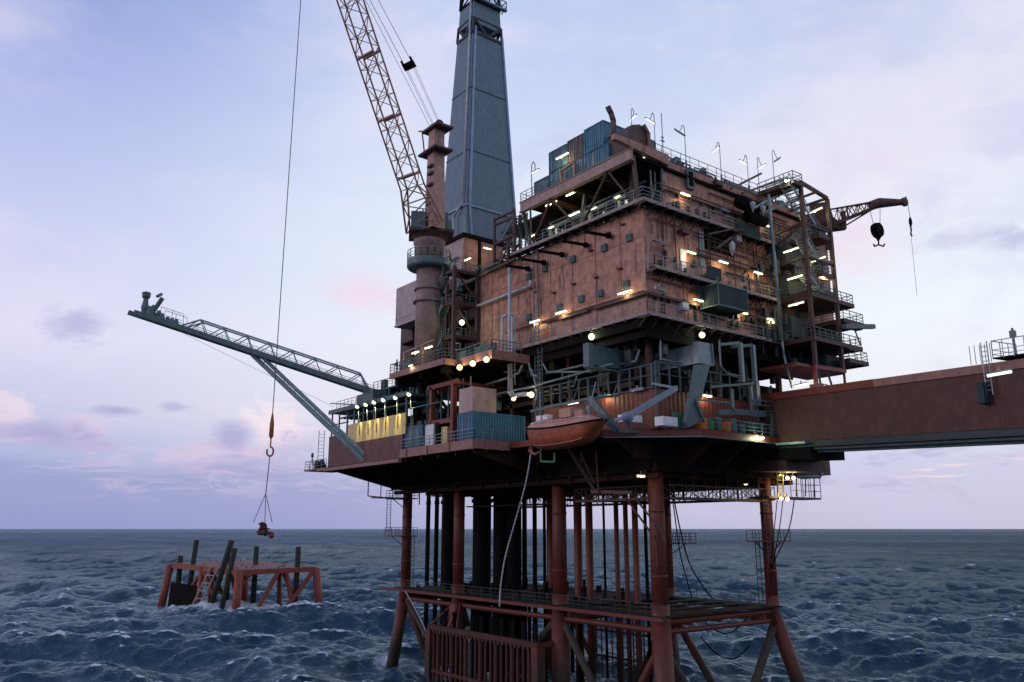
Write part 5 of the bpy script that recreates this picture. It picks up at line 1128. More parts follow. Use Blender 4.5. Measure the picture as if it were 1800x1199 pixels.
m=M();m.prism([at(1226,641,y=-5.5),at(1249,641,y=-5.5),at(1240,672,y=-5.5),at(1234,700,y=-5.5),at(1216,700,y=-5.5),at(1222,664,y=-5.5)],(0,.5,0));m.prism([at(1214,698,y=-5.5),at(1226,700,y=-5.5),at(1232,742,y=-5.5),at(1206,752,y=-5.5)],(0,.5,0));m.bar(at(1218,702,y=-5.7),at(1203,744,y=-5.7),.2);m.bar(at(1222,702,y=-5.7),at(1238,742,y=-5.7),.2);m.bar(at(1221,702,y=-5.5),at(1281,708,y=-5.5),.16);m.bar(at(1281,708,y=-5.5),at(1292,724,y=-5.5),.16);m.build('davit_leg',GREEN,t)
# grey goal post columns to the right
t=thing('goalpost_columns','two slim grey columns with bent heads standing on the right deck beside the bridge','columns',(5,-4.5,31))
m=M()
for px,yt,yb in ((1301,603,672),(1323,607,712)):
    a=at(px,yt,y=-4.9);b=at(px+6,yb,y=-4.9);b.x=a.x;m.bar(a,b,.38);m.bar(a,a+V((-1.2,2.2,.0)),.3)
m.build('column',STEEL,t,split=True);m=M();a=at(1328,672,y=-4.9);m.bar(a,at(1331,712,y=-4.9),.55);m.bar(at(1319,678,y=-5),at(1323,726,y=-5),.28);m.build('column_foot',STEEL,t)
m=M();a=at(1250,680,y=-5);b=at(1325,674,y=-5);m.bar(a,b,.2);m.bar(at(1262,725,y=-5.4),at(1300,724,y=-5.4),.15,.5);m.bar(at(1300,724,y=-5.4),at(1345,729,y=-5.4),.15,.5);m.bar(at(1287,684,y=-5.3),at(1290,724,y=-5.3),.2)
m.bar(at(1358,706,y=-5.2),at(1358,770,y=-5.2),.26)
for yy in (704,712,722,728): m.bar(at(1322,yy,y=-5.3),at(1366,yy+2,y=-5.3),.09)
m.build('side_frame',GREEN,t)
# boxes and drums on the deck edge
crate('equipment_box',tuple(at(1101,752,y=-5.3)*V((1,1,0))[0]*1 if False else (at(1101,752,y=-5.3).x,-5.3,27.0)),2.0,1.0,.62,WHITE,'low white cover under the slanting blue grey davit boom','box',parts=False)
crate('equipment_box',(at(1166,752,y=-5.3).x,-5.3,27.0),1.95,1.0,.82,WHITE,'square white box with green bottles behind it on the deck edge','box',parts=False)
t=thing('gas_bottles','short row of green gas bottles behind the square white box','gas bottles',(at(1190,740,y=-4.1).x,-4.1,27))
for k in range(5):
    x=at(1184,740,y=-4.1).x+k*.27;m=M();m.lathe((x,-4.1,27),[(.11,0),(.11,1.3),(.04,1.5),(.03,1.65)],9);m.build('bottle',GRN,t)
r5=random.Random(9)
t=thing('deck_stores','jumble of drums and boxes behind the railing at the right end of the main deck','deck stores',(6,-4.8,27))
for i in range(9):
    x=1.2+i*1.15;h=r5.uniform(.8,1.5)
    if i%3: M().lathe((x,-4.9,27),[(.33,0),(.35,.05),(.35,h-.05),(.3,h)],12).build('drum',r5.choice((GREEN,GRN,DBROWN,NAVY)),t)
    else: M().box(x-.4,-5.2,27,x+.4,-4.5,27+h).build('store_box',r5.choice((NAVY,COVER,GREEN)),t)
# ---------------------------------------------------------------- lifeboat
t=thing('lifeboat','enclosed orange lifeboat hanging outside the deck corner','lifeboat',(-9.4,2.6,24.8))
by0,by1=-2.7,7.9;bx=-9.4
def boat():
    n=22;hull=[];can=[]
    for i in range(n+1):
        s=i/n;y=by0+(by1-by0)*s
        f=max(0.04,(1-abs(2*s-1)**4.2))**.5 if s>.5 else max(0.05,(1-abs(2*s-1)**3.0))**.6
        w=1.42*f;sh=26.75+.35*(2*s-1)**2+(.12*s)
        kd=24.95+.95*abs(2*s-1)**5+(.25 if s<.5 else 0)*(1-2*s)
        row=[]
        for q_ in range(13):
            a=math.pi/2*(-1+2*q_/12);v=max(0,math.cos(a))**.6
            yy=y+v*1.25*max(0,1-2*s)**2-v*.55*max(0,2*s-1)**2
            row.append(V((bx+w*math.copysign(abs(math.sin(a))**.8,math.sin(a)),yy,sh-(sh-kd)*v)))
        hull.append(row)
        ch=0 if s<.05 or s>.97 else .92*min(1,((s-.05)/.16))**.6*min(1,((.97-s)/.14))**.6
        w2=w*.93
        can.append([V((bx+w2*math.cos(math.pi*k/10),y,sh+ch*math.sin(math.pi*k/10)**.75)) for k in range(11)])
    def loft(rows,name,mt):
        m=M();k=len(rows[0]);v=[p for r in rows for p in r];f=[(i*k+j,i*k+j+1,(i+1)*k+j+1,(i+1)*k+j) for i in range(len(rows)-1) for j in range(k-1)]
        f.append(list(range(k))[::-1]);f.append([(len(rows)-1)*k+j for j in range(k)]);m.add(v,f);return m.build(name,mt,t,smooth=True)
    loft(hull,'hull',BOAT);loft(can,'canopy',BOATC)
    m=M()
    for sgn in (0,-1):
        m=M()
        for i in range(n): m.bar(hull[i][sgn],hull[i+1][sgn],.13,.16)
        m.build('fender_strip',BLACK,t)
    m=M()
    for i in range(2,n-3): m.bar(can[i][8]+V((-.1,0,.0)),can[i+1][8]+V((-.1,0,.0)),.05)
    for s in (4,8,12,16): m.bar(can[s][9],can[s][8]+V((-.1,0,.1)),.05)
    m.build('grab_rail',PALE,t)
    m=M()
    for y in (4.6,5.6): m.box(bx-.5,y,27.8,bx+.2,y+.7,28.3)
    m.build('roof_hatch',WHITE,t,split=True)
    m=M();m.box(bx-.75,1.0,27.7,bx+.5,2.6,28.55);m.box(bx-.6,-.4,27.6,bx+.4,.6,28.2);m.build('steering_cabin',BOATC,t)
    m=M()
    for k in range(5): m.lathe((bx-1.02,1.2+k*1.15,27.32),[(.02,-.02),(.17,-.01),(.17,.03)],10,'x')
    m.build('porthole',BLACK,t,split=True)
    m=M()
    for i in range(3,n-3): m.bar(hull[i][3]+V((-.03,0,0)),hull[i+1][3]+V((-.03,0,0)),.05)
    m.build('bilge_rail',BOATC,t)
    m=M();m.box(bx-.98,3.4,27.0,bx-.7,4.5,27.75);m.build('side_hatch',BOATC,t)
    m=M();m.path([V((bx,by1-.3,25.6)),V((bx,by1+.1,25.1)),V((bx,by1-.8,24.7)),V((bx,by1-1.6,24.9))],.12);m.build('rudder_guard',BOAT,t)
    m=M();m.tube((bx,6.3,27.9),(bx+.3,6.6,30.6),.06);m.tube((bx,-.6,27.9),(bx+1.2,-.4,30.9),.06);m.tube((bx-.1,6.3,27.6),(bx-.1,6.3,28.4),.16);m.tube((bx,-.6,27.6),(bx,-.6,28.6),.18);m.build('lifting_hook',STEEL,t,split=True)
boat();t.location.z+=.3
# ---------------------------------------------------------------- footbridge to the neighbouring platform
t=thing('link_bridge','long brown clad link bridge with a red top beam running out to the right','bridge',(9,-18,28))
A=V((12.0,-4.2,0));B=V((6.0,-31.2,0));dv=(B-A).normalized();E_end=A+dv*58
nr=V((dv.y,-dv.x,0)); 
nr=nr if nr.x<0 else -nr   # towards the viewer's side
def bz(s,h): return V((A.x,A.y,0))+dv*s+V((0,0,h-.049*s*1.0))
W_=3.2
def slab(s0,s1,za,zb_,off0,off1,name,mt,par=t):
    m=M();c=[bz(s0,za)+nr*off0,bz(s1,za)+nr*off0,bz(s1,zb_)+nr*off0,bz(s0,zb_)+nr*off0];m.prism(c,nr*(off1-off0));return m.build(name,mt,par)
zb0=at(1340,784,x=12).z;zt0=31.55
zs=at(1338,704.5,y=-4.2).z
slab(0,58,zb0+.25,zs,-W_,0,'cladding',BRIDGE);slab(-2,14,zs+.02,zt0,-W_,.12,'top_beam',RED);slab(14,58,zs+.02,zt0-.02,-W_,.12,'top_beam',FASC)
slab(-2.2,58,zb0-.35,zb0+.2,-W_-.1,.25,'bottom_chord',SHADEG);slab(-2.5,6,zb0-.1,zb0+.15,.3,.8,'landing_sill',STEEL)
m=M()
for k in range(2): m.tube(bz(0,zb0-.5-.25*k)+nr*(-.3-.5*k),bz(58,zb0-.5-.25*k)+nr*(-.3-.5*k),.16)
m.build('under_pipe',GREEN,t)
slab(-6,6,zb0-1.5,zb0-.4,-W_-1,.1,'bearing_frame',DARK);slab(-9,2.5,zb0-2.6,zb0-1.5,-W_-2,.0,'bearing_frame',DBROWN)
slab(6.3,7.6,zt0,zt0+.35,-.6,-.1,'roof_box',FASC)
# platform on top of the bridge
s_=25.4;m=M();c=bz(s_,zt0);
zz=.05
pts=[bz(s_,zt0+.2)+nr*.4,bz(s_+5,zt0+.2)+nr*.4,bz(s_+5,zt0+.2)-nr*2.5,bz(s_,zt0+.2)-nr*2.5];m.prism(pts,(0,0,.12));o=m.build('bridge_platform',DARK,t)
m=M();m.rail([pts[3],pts[0],pts[1]],h=1.4,sp=.9,t=.05);ladder(m,bz(s_-.8,zs-1.8)+nr*.5,bz(s_-.8,zt0+1.6)+nr*.5,dv*.5);
for k in range(5): m.bar(bz(s_-1.9+k*.42,zt0)+nr*.3,bz(s_-1.9+k*.42,zt0+1.5)+nr*.3,.045)
m.build('platform_railing',STEEL,o)
m=M();p=bz(s_+1.5,zt0+.3);m.bar(p,p+V((0,0,2.1)),.14);m.box(p.x-.18,p.y-.18,p.z+1.4,p.x+.18,p.y+.18,p.z+1.9);m.build('fog_horn',GREEN,o)
m=M();p=bz(s_-1.1,zs-.8)+nr*.35;m.bar(p+V((0,0,0)),p-V((0,0,1.6)),1.3,.5);m.build('hanging_basket',NET,t)
# ---------------------------------------------------------------- hoses and lines
def hang(name,pts,r,mt,label,cat,nn=10):
    P_=[V(p) for p in pts];out=[]
    for i in range(len(P_)-1):
        p0=P_[max(0,i-1)];p1=P_[i];p2=P_[i+1];p3=P_[min(len(P_)-1,i+2)]
        for k in range(nn):
            u=k/nn;out.append(.5*((2*p1)+(p2-p0)*u+(2*p0-5*p1+4*p2-p3)*u*u+(3*p1-p0-3*p2+p3)*u**3))
    out.append(P_[-1]);return tag(M().path(out,r,7).build(name,mt,smooth=True),label,cat)
X=-7.5
hang('hanging_hose',[at(935,785,x=X),at(924,850,x=X),at(903,925,x=X),at(888,980,x=X),at(880,1030,x=X),at(878,1066,x=X)],.075,PALE,'pale thick hose hanging from under the lifeboat down past the legs','hose')
hang('mooring_line',[at(713,1040,x=-1.6),at(740,1090,x=-1.8),at(765,1150,x=-2),at(790,1215,x=-2.4)],.075,PALE,'pale line slanting from the left leg down into the waves','rope')
hang('slack_cable',[at(1183,862,y=0),at(1190,905,y=0),at(1210,985,y=0),at(1235,1030,y=0),at(1252,1052,y=0)],.07,BLACK,'slack cable hanging between the near and right legs above the walkway','cable')
hang('slack_cable',[at(1180,862,y=0),at(1186,905,y=0),at(1196,975,y=0),at(1216,1050,y=0)],.06,BLACK,'steeper cable hanging beside the near leg above the walkway','cable')
hang('slack_cable',[at(1240,1095,y=0),at(1262,1110,y=0),at(1285,1112,y=0),at(1312,1088,y=0)],.07,BLACK,'short drooping cable close under the walkway frame at the right','cable')
hang('slack_cable',[at(1232,1120,y=0),at(1258,1148,y=0),at(1290,1158,y=0),at(1318,1135,y=0)],.07,BLACK,'lower drooping cable between the right hand diagonal braces','cable')
hang('guide_rope',[at(1366,880,y=-2),at(1360,940,y=-2),at(1354,1000,y=-1)],.05,BLACK,'left one of the three ropes hanging beside the right leg','rope')
hang('guide_rope',[at(1376,880,y=-2),at(1370,930,y=-2),at(1357,1002,y=-1),at(1352,1050,y=-1)],.05,BLACK,'middle one of the three ropes hanging beside the right leg','rope')
hang('guide_rope',[at(1396,880,y=-2),at(1385,935,y=-2),at(1352,1003,y=-1)],.06,BLACK,'right one of the three ropes hanging beside the right leg','rope')
t=thing('green_frame','small bright green painted pipe frame under the end of the lifeboat','pipe frame',at(957,800,x=-6.6))
m=M();X=-6.7;m.bar(at(951,790,x=X),at(951,811,x=X),.16);m.bar(at(951,811,x=X),at(975,812,x=X),.16);m.bar(at(975,812,x=X),at(975,796,x=X),.16);m.build('frame_bar',GRN,t)
m=M();m.bar(at(1000,790,x=-6),at(1050,870,x=-3.5),.25);m.bar(at(1020,795,x=-6),at(1045,850,x=-4),.14);m.bar(at(1047,790,x=-5),at(1052,868,x=-4),.16);m.bar(at(1040,864,x=-4),at(1110,866,x=-3),.3)
tag(m.build('underdeck_ladder',DBROWN),'dark sloping access frame hanging beneath the deck behind the lifeboat','access frame')
# ---------------------------------------------------------------- small jacket in the sea
t=thing('small_jacket','low rusty red steel jacket with leaning piles awash in foam left of the big platform','small platform',SJ)
N0=SJ;ex=at(556,996,z=9.2)-SJ;ex.z=0;ex_u=ex.normalized();ey=at(300,989,z=10.0)-SJ;ey.z=0;ey_u=ey.normalized()
def jp(a,b,z): return N0+ex_u*a+ey_u*b+V((0,0,z))
LX=ex.length;LY=ey.length
JRED=mat('small_jacket_paint',(0.20,0.042,0.028),.55,stain=(.06,.03,.025),amt=.5)
# leans slightly: higher at the far left
hz=lambda a,b: 8.9+.3*a/LX+1.1*b/LY
print('small jacket',N0,ex,ey)
def J(a,b,dz=0): return jp(a,b,hz(a,b)+dz)
m=M();m.add([J(0,0),J(LX,0),J(LX,LY),J(0,LY),J(0,0,-.3),J(LX,0,-.3),J(LX,LY,-.3),J(0,LY,-.3)],[(0,1,2,3),(7,6,5,4),(0,4,5,1),(1,5,6,2),(2,6,7,3),(3,7,4,0)]);m.build('deck_plate',mat('rusty_deck',(0.16,0.075,0.06),.7,stain=(.08,.06,.06),amt=.5),t)
m=M()
for a,b in (((0,0),(LX,0)),((0,0),(0,LY)),((LX,0),(LX,LY)),((0,LY),(LX,LY)),((0,LY*.5),(LX,LY*.5))): m.bar(J(*a,-.65),J(*b,-.65),.6,1.0)
m.build('deck_beam',JRED,t)
ca,cb=LX*.5,LY*.5
for a,b in ((0,0),(LX,0),(0,LY),(LX,LY),(0,LY*.52),(LX*.5,0),(LX*.55,LY),(LX,LY*.5)):
    main=(a in(0,LX) and b in (0,LY));r=.92 if main else .6
    k=1.0 if main else .6
    if a==LX*.5 and b==0: continue
    foot_=jp(a+(.9 if a>ca else -.9 if a<ca*.9 else 0)*k,b+(1.1 if b>cb*1.1 else -.9 if b<cb*.9 else 0)*k,-3)
    M().tube(foot_,J(a,b,-.3),r,n=12).build('jacket_leg',JRED,t,smooth=True)
for p,q_,r in (((LX*.5,0,-.8),(LX*.27,0,-8.2),.42),((LX*.97,0,-.8),(LX*.64,0,-8.6),.42),((LX*.6,0,-.8),(LX*.72,.5,-8.5),.38),((0,LY*.5,-.8),(0,LY*.25,-9),.4),((0,LY*.5,-.8),(0,LY*.8,-9),.4),((LX*.5,LY,-.8),(LX*.3,LY,-9),.4),((LX*.5,LY,-.8),(LX*.75,LY,-9),.4),((LX,LY*.5,-.8),(LX,LY*.2,-9),.4),((LX*.33,LY*.5,-.8),(LX*.5,LY*.5,-10),.4)):
    M().tube(J(p[0],p[1],p[2]),J(q_[0],q_[1],q_[2]),r*1.2,n=10).build('diagonal_brace',JRED,t)
M().path([J(.6,0,-4.5),J(1.4,0,-2.2),J(2.8,0,-1.0),J(4.0,0,-.8)],.35).build('curved_brace',REDLEG,t,smooth=True)
def pile(px,py,px2,py2,k,r,dz):
    b=k;a=jp(b[0],b[1],hz(*b)-9);zt_=(930-py)*0
    top=J(b[0],b[1],dz[2])+ex_u*dz[0]+ey_u*dz[1];M().tube(a,top,r,n=12).build('pile',SEAWEED,t,smooth=True)
pile(0,0,0,0,(1.6,LY-.9),.62,(.1,.1,1.6));pile(0,0,0,0,(LX*.5,LY*.7),.6,(0,0,1.8));pile(0,0,0,0,(LX*.62,LY*.45),.62,(0,0,4.2));pile(0,0,0,0,(LX*.8,1.4),.62,(0,0,4.6))
M().tube(jp(0,LY*.72,-2),J(1.3,LY*.72,5.6),.6,n=12).build('pile',SEAWEED,t,smooth=True)
M().tube(jp(-2.0,LY*.28,-2),J(.6,LY*.17,6.2),.66,n=12).build('pile',SEAWEED,t,smooth=True)
M().tube(jp(-1.4,LY*.14,-2),J(.3,LY*.10,4.6),.6,n=12).build('pile',SEAWEED,t,smooth=True)
m=M();m.prism([jp(-.9,LY*.55,-1),jp(-.9,LY*.93,-1),J(-.6,LY*.93,-4.4),J(-.6,LY*.55,-4.4)],ex_u*.6);m.build('side_plate',BLACK,t)
m=M();ladder(m,jp(-2.6,LY*.50,-1),J(-.7,LY*.36,0),ey_u*-2.6,1.7,.34);m.build('boat_ladder',BEAM,t)
m=M()
for i in range(14): a=R.uniform(1,LX-1);b=R.uniform(1,LY-1);m.bar(J(a,b,0),J(a+R.uniform(-1,1),b,R.uniform(.2,.7)),.14)
m.bar(J(0,LY*.2,.1),J(LX*.4,LY*.6,.1),.2);m.build('deck_scrap',DBROWN,t,split=True)
# ---------------------------------------------------------------- people
def person(loc,face,label,suit,arms):
    t=thing('person',label,'person',loc)
    f=V((math.cos(face),math.sin(face),0));s=V((f.y,-f.x,0));u=V((0,0,1));o=ORG[t.name]
    def w(a,b,c): return f*a+s*b+u*c
    J_=[(w(0,0,.95),.15),(w(0,0,1.12),.14),(w(.01,0,1.32),.165),(w(.02,0,1.45),.12),(w(.03,0,1.52),.062),
        (w(.02,.19,1.42),.07),(w(.02,-.19,1.42),.07)]
    E=[(0,1),(1,2),(2,3),(3,4),(3,5),(3,6)]
    for sg,(e,h) in ((1,arms[0]),(-1,arms[1])):
        k=len(J_);J_+=[(w(e[0],sg*e[1],e[2]),.052),(w(h[0],sg*h[1],h[2]),.040)];E+=[(5 if sg>0 else 6,k),(k,k+1)]
    for sg in (1,-1):
        k=len(J_);J_+=[(w(0,sg*.1,.88),.105),(w(.03,sg*.12,.5),.07),(w(-.01,sg*.13,.1),.052),(w(.14,sg*.14,.04),.045)];E+=[(0,k),(k,k+1),(k+1,k+2),(k+2,k+3)]
    me=bpy.data.meshes.new('body');me.from_pydata([j[0] for j in J_],E,[]);me.materials.append(suit);b=bpy.data.objects.new('body',me);COL.objects.link(b);b.parent=t;ORG[b.name]=o
    md=b.modifiers.new('skin','SKIN');sv=me.skin_vertices[0].data
    for i,j in enumerate(J_): sv[i].radius=(j[1],j[1])
    sv[0].use_root=True;ss=b.modifiers.new('sub','SUBSURF');ss.levels=2;ss.render_levels=2
    L=V(loc)
    m=M();m.lathe(L+w(.04,0,1.64),[(.03,-.125),(.07,-.10),(.092,-.03),(.098,.04),(.08,.10),(.02,.13)],12);m.lathe(L+w(.14,0,1.63),[(.01,-.02),(.02,0),(.012,.03)],6);m.build('head',SKIN,t,smooth=True)
    m=M();m.lathe(L+w(.03,0,1.69),[(.135,-.01),(.125,.0),(.115,.06),(.07,.11),(.01,.125)],12);m.build('helmet',HELM,t,smooth=True)
    m=M()
    for sg,(e,h) in ((1,arms[0]),(-1,arms[1])):
        c=w(h[0],sg*h[1],h[2]);dr=(c-w(e[0],sg*e[1],e[2])).normalized()
        m.tube(L+c,L+c+dr*.09,.04,.035,n=7)
        for k in range(4): q_=c+dr*.08+s*(.022*(k-1.5));m.tube(L+q_,L+q_+dr*(.07-.008*abs(k-1.2))-u*.02,.009,n=5)
        m.tube(L+c+dr*.03,L+c+dr*.06+s*(-sg*.05),.011,n=5)
    m.build('hands',SKIN,t)
pz=37.55
c=at(962,590,x=-4.7);person((-4.7,c.y,pz),math.radians(200),'person in orange coverall standing on the lower side walkway by the ladder',COVER,(((.05,.27,1.16),(.24,.2,1.08)),((.0,.28,1.16),(.1,.27,.92))))
c=at(690,650,x=-11.4);person((-11.3,31.2,36.3),math.radians(160),'person in dark clothing at the left corner of the crane deck against the sky',NAVY,(((.08,.27,1.16),(.3,.2,1.14)),((.08,.28,1.16),(.3,.22,1.14))))
# ---------------------------------------------------------------- lamps
def tube_lamp(p,dir_,mt,label,length=1.35,group='lit tube lights on the platform',emit=True,drop=0.0):
    t=thing('tube_light',label,'lamp',p,group);p=V(p);d=V(dir_).normalized()*length/2
    m=M();m.bar(p-d*1.06+V((0,0,.13)),p+d*1.06+V((0,0,.13)),.26,.09);m.bar(p+V((0,0,.15)),p+V((0,0,.45)),.08);m.build('lamp_housing',STEEL,t)
    m=M();m.tube(p-d,p+d,.095,n=8);m.tube(p-d*1.03,p-d*.97,.11,n=8);m.build('tube',mt,t,smooth=True)
    if mt in (LAMPW,LAMPY): glow(t,(1,.80,.42),62*length/1.35)
    return t
def round_lamp(p,mt,label,r=.2,post=None,face=None,group='round floodlights on the platform',power=95):
    t=thing('floodlight',label,'lamp',p,group);p=V(p)
    f=V(face or (-.6,-.75,-.25)).normalized()
    m=M();m.tube(p+V((0,0,0))-f*.28,p-f*.02,r*.6,r*1.15,n=12);m.bar(p-f*.2,p-f*.2+V((0,0,.5)),.07)
    if post: m.bar(p-f*.15,V(post),.08)
    m.build('lamp_housing',STEEL,t)
    m=M();m.ball(p,r,12);m.build('lens',mt,t,smooth=True)
    if power: glow(t,(.85,1,.6) if mt is LAMPG else (1,.75,.35),power,tuple(f*(r+.15)))
    return t
YD=(0,1,0);XD=(1,0,0)
def wl(px,py,mt,label,x=None,y=None,dir_=None,L=1.35):
    p=at(px,py,x=x,y=y);tube_lamp(p,dir_ or (YD if x is not None else XD),mt,label,L)
wl(1098,514,LAMPW,'lit tube lamp on the salmon side wall nearest the front corner',x=MX-.7,L=1.8)
wl(986,549,LAMPW,'lit tube lamp on the side wall below the middle of the lower row of vents',x=MX-.7,L=1.7)
wl(940,565,LAMPW,'lit tube lamp at the left end of the side wall walkway beside the ladder',x=MX-.7,L=1.6)
fy=MY-.8
for px,py,lab in ((1205,342,'lit tube lamp under the tall louvre on the upper front wall'),(1345,396,'lit tube lamp at the right end of the upper walkway beside the hanging pipe'),(1215,444,'lit tube lamp in front of the white door on the middle walkway'),
    (1272,461,'lit tube lamp just below the pale wind cone'),(1333,480,'lit tube lamp on the middle walkway left of the hanging pipe'),(1228,528,'lit tube lamp on the lower front wall left of the dark cage'),(1307,550,'lit tube lamp under the right corner of the dark cage'),(1356,562,'lit tube lamp on the lower walkway left of the hanging pipe')):
    wl(px,py,LAMPW,lab,y=fy)
for px,py,lab in ((1275,370,'unlit tube lamp above the upper walkway'),(1162,427,'unlit tube lamp on the gallows over the middle walkway'),(1160,508,'unlit tube lamp on the lower front wall near the corner')):
    p=at(px,py,y=fy);tube_lamp(p,XD,LAMPD,lab,group='unlit tube lights on the platform')
for px,py,lab in ((1390,440,'topmost of the three long lit tubes stacked left of the right stair tower'),(1397,488,'second of the three long lit tubes stacked left of the right stair tower'),(1399,534.7,'lit tube hanging under the big landing of the right stair tower')):
    tube_lamp(at(px,py,y=-6.4),(.1,1,0),LAMPW,lab,1.9)
for px,py,lab,dr in ((1438,456,'lit tube lamp beside the middle flight of the right stair tower',(.2,1,0)),(1446,488,'lit tube lamp under the lowest flight landing of the right stair tower',(1,0,0)),(1433,370.6,'lit tube lamp at the top flight of the right stair tower near the small crane',(.2,1,0)),(1408,677,'lit tube lamp low at the bridge end under the stair tower',(.3,1,0))):
    tube_lamp(at(px,py,y=-7.2),dr,LAMPW,lab,1.9)
for px,py,xx,lab in ((1005,340,-4.6,'lit ceiling tube in the middle of the roofed gallery'),(968.5,358,-4.6,'lit ceiling tube at the left end of the roofed gallery'),(1008,376.7,-4.4,'lit tube over the gallery walkway below the two ceiling tubes')):
    tube_lamp(at(px,py,x=xx),YD,LAMPW,lab,1.8)
for px,py,lab in ((1085,346.5,'small lit lamp deep in the gallery at its right end'),(1043.5,366,'small lit lamp in the gallery left of the brace'),(968.5,399.6,'small lit lamp in the gallery over the left end of the walkway'),(934.6,414.4,'small round lit lamp left of the gallery above the exhaust stubs')):
    tube_lamp(at(px,py,x=-3.6),YD,LAMPW,lab,.8)
wl(988,274.6,LAMPW,'lit tube lamp hung before the blue roof containers',x=-6.4,L=1.9)
wl(1122,283,LAMPW,'lit tube lamp in the open corner of the gallery under the roof',x=-3.8,L=1.6)
wl(857,437,LAMPW,'lit tube lamp on the salmon block under the derrick',y=29.5,L=1.2);wl(822,456,LAMPW,'lit slanting tube lamp on the landing below the derrick block',x=-5,L=1.2)
wl(753,611,LAMPW,'lit tube lamp on the rail of the crane deck nearest the pedestal',x=-11.8,L=1.5);wl(730,620,LAMPW,'lit tube lamp on the rail of the crane deck further left',x=-11.8,L=1.4);wl(722,643,LAMPW,'short lit tube lamp low on the edge of the crane deck',x=-12.2,L=.7)
for px,py,yy,lab in ((1063,697,-3.9,'lit tube lamp on the red wall above the lifeboat davit'),(1120,686,-3.9,'dim tube lamp on the red wall left of its corner'),(1007,709,-4,'dim tube lamp on the red wall above the lifeboat canopy')):
    tube_lamp(at(px,py,x=-3.95),YD,LAMPW if px==1063 else LAMPC if px==1007 else LAMPD,lab,1.5)
tube_lamp(at(1243,696,y=-4.0),XD,LAMPW,'lit tube lamp on the red wall right of the broad davit leg',1.3)
tube_lamp(at(1757,657,d=54),dv,LAMPC,'lit tube lamp hanging at the side of the brown link bridge',1.6)
tube_lamp(at(1127,837,y=-.6),XD,LAMPY,'dim lit lamp under the deck beside the near leg',.9);tube_lamp(at(1311,851,y=2),XD,LAMPY,'tiny lit lamp under the deck left of the right leg',.4)
tube_lamp(at(1373,836,y=-1.6),XD,LAMPY,'lit yellowish tube over the yellow ladder under the bridge end',.8)
for px,py,xx,mt,lab,r in ((812,567,-6.5,LAMPG,'greenish round floodlight on the stair tower beside the crane pedestal',.33),(1040,592,-4.9,LAMPG,'greenish floodlight under the salmon module left of its corner',.33),
    (808,646,-10.3,LAMPY,'leftmost of the three amber floodlights under the crane deck edge',.32),(831,639,-10.3,LAMPY,'middle one of the three amber floodlights under the crane deck edge',.32),(855,632,-10.3,LAMPY,'rightmost of the three amber floodlights under the crane deck edge',.32),
    (934,694,-5.4,LAMPY,'amber floodlight behind the lifeboat above the container end',.32),(903,701,-5.4,LAMPY,'amber lamp above the long blue container',.24)):
    round_lamp(at(px,py,x=xx),mt,lab,r)
round_lamp(at(1234,589,y=-3.9),LAMPG,'greenish floodlight under the salmon module right of its corner',.30)
round_lamp(at(1330,769,y=-6.0),LAMPG,'brighter of the pair of greenish lamps under the deck edge by the bridge',.22);round_lamp(at(1341,770,y=-6.0),LAMPG,'dimmer of the pair of greenish lamps under the deck edge by the bridge',.14)
for px,py,lab in ((1384,840,'upper left amber lamp on the hanging platform below the bridge'),(1395,840,'upper right amber lamp on the hanging platform below the bridge'),(1373,876,'lower left amber lamp under the hanging platform below the bridge'),(1384,877,'lower right amber lamp under the hanging platform below the bridge')):
    round_lamp(at(px,py,y=-2.4),LAMPY,lab,.2)
round_lamp(at(1381.5,318,y=-7.5),LAMPG,'round lit lamp at the top landing of the right stair tower',.16)
# the six bay lamps, each throwing light on the yellow windwall
names=['first bay lamp from the left, above the yellow windwall','second bay lamp from the left, above the yellow windwall','third bay lamp from the left, above the yellow windwall','fourth bay lamp from the left, above the yellow windwall','fifth bay lamp from the left, above the yellow windwall','rightmost bay lamp, at the right edge of the yellow windwall']
for i,(px,py) in enumerate(((628,714.5),(643,711),(657.5,707),(673.8,703),(695,698.8),(719,693))):
    p=at(px,py,x=-11.65);t=round_lamp(p,LAMPG,names[i],.27,group='round lamps in a row above the yellow windwall',face=(-.5,0,-.8),power=0)
    m=M();m.tube(p+V((.2,0,-.3)),V((-11.2,p.y,29.6)),.055,n=6);m.build('lamp_post',STEEL,t)
    ld_=bpy.data.lights.new('bay_lamp_glow','SPOT');lo=bpy.data.objects.new('bay_lamp_glow',ld_);COL.objects.link(lo);lo.parent=t;lo.location=(-.02,0,-.35)
    ld_.energy=1500;ld_.color=(1,.86,.38);ld_.spot_size=math.radians(34);ld_.spot_blend=.35;ld_.shadow_soft_size=.05
    lo.rotation_euler=V((-.30,0,1)).to_track_quat('Z','Y').to_euler()
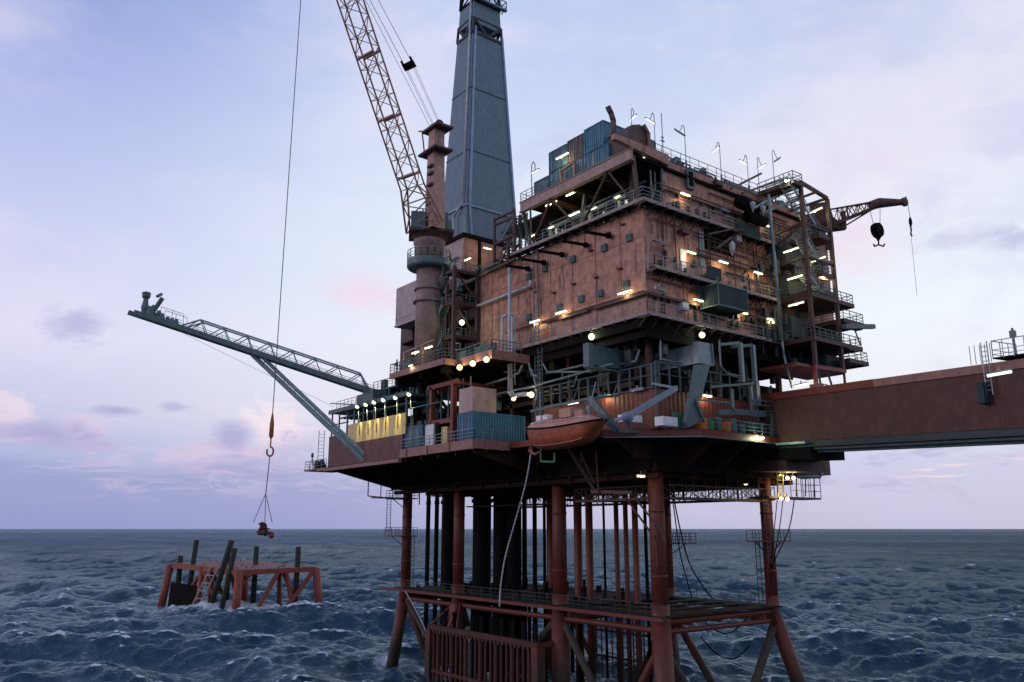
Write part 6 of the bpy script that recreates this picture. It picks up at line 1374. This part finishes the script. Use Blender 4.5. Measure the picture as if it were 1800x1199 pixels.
# curved roof lamp posts
def goose(px,py,pbx,pby,lit,label,dr,y=-3.0,reach=None):
    p=at(px,py,y=y);b=at(pbx,pby,y=y);b.z=54.75
    t=thing('curved_lamp_post',label,'lamp post',b,'curved lamp posts along the module roof')
    top=p.z+.9;sg=1 if p.x<b.x else -1;w=max(.35,min(1.1,abs(b.x-p.x)*.6))
    pts=[b,V((b.x,y,top-.25))]+[V((b.x-sg*w*(1-math.cos(a))/1.0*.5,y,top-.25+.4*math.sin(a))) for a in (math.pi*.25,math.pi*.5,math.pi*.75,math.pi)]+[V((p.x,p.y,p.z+.25))]
    m=M();m.path(pts,.04,7);m.tube(b,b+V((0,0,.8)),.1);m.build('post',STEEL,t,smooth=True)
    m=M();d=V(dr).normalized();m.bar(p-d*.75+V((0,0,.08)),p+d*.75+V((0,0,.08)),.14,.08);m.build('lamp_head',STEEL,t)
    m=M();m.tube(p-d*.62,p+d*.62,.065,n=8);m.build('tube',LAMPC if lit else LAMPD,t)
goose(1112.5,207.7,1111,235,True,'lit curved lamp post above the brown rounded hood',(.3,1,0),-2.5)
goose(1143,213,1152,262,True,'lit curved lamp post between the brown hood and the whip aerial',(1,0,-.15))
goose(1195,233.8,1206,285,False,'unlit curved lamp post second from the whip aerial',(1,-.2,-.35))
goose(1258,263,1268,310,True,'lit lone curved lamp post in mid roof right of the dark machinery',(.4,1,0))
goose(1306.7,285.8,1316,325,True,'lit curved lamp post over the long round topped tank',(1,0,-.1))
goose(1338,293.4,1335,335,True,'lit curved lamp post at the right end of the round topped tank',(.2,1,0))
goose(1366,281.5,1362,333,False,'unlit lamp with crosswise head nearest the right stair tower',(.5,1,.1))
p=at(940.4,301.7,x=-6.2)
t=thing('curved_lamp_post','lit curved lamp post at the far left corner of the container roof','lamp post',(-6.2,p.y+.6,53.8),'curved lamp posts along the module roof')
m=M();m.path([(-6.2,p.y+.6,53.8),(-6.2,p.y+.6,p.z+1.0),(-6.2,p.y+.3,p.z+1.3),(-6.2,p.y,p.z+.9),(-6.2,p.y,p.z+.2)],.055);m.build('post',STEEL,t)
m=M();m.bar(V((-6.2,p.y-.7,p.z+.1)),V((-6.2,p.y+.7,p.z+.1)),.2,.1);m.build('lamp_head',STEEL,t);m=M();m.tube((-6.2,p.y-.6,p.z),(-6.2,p.y+.6,p.z),.065);m.build('tube',LAMPC,t)
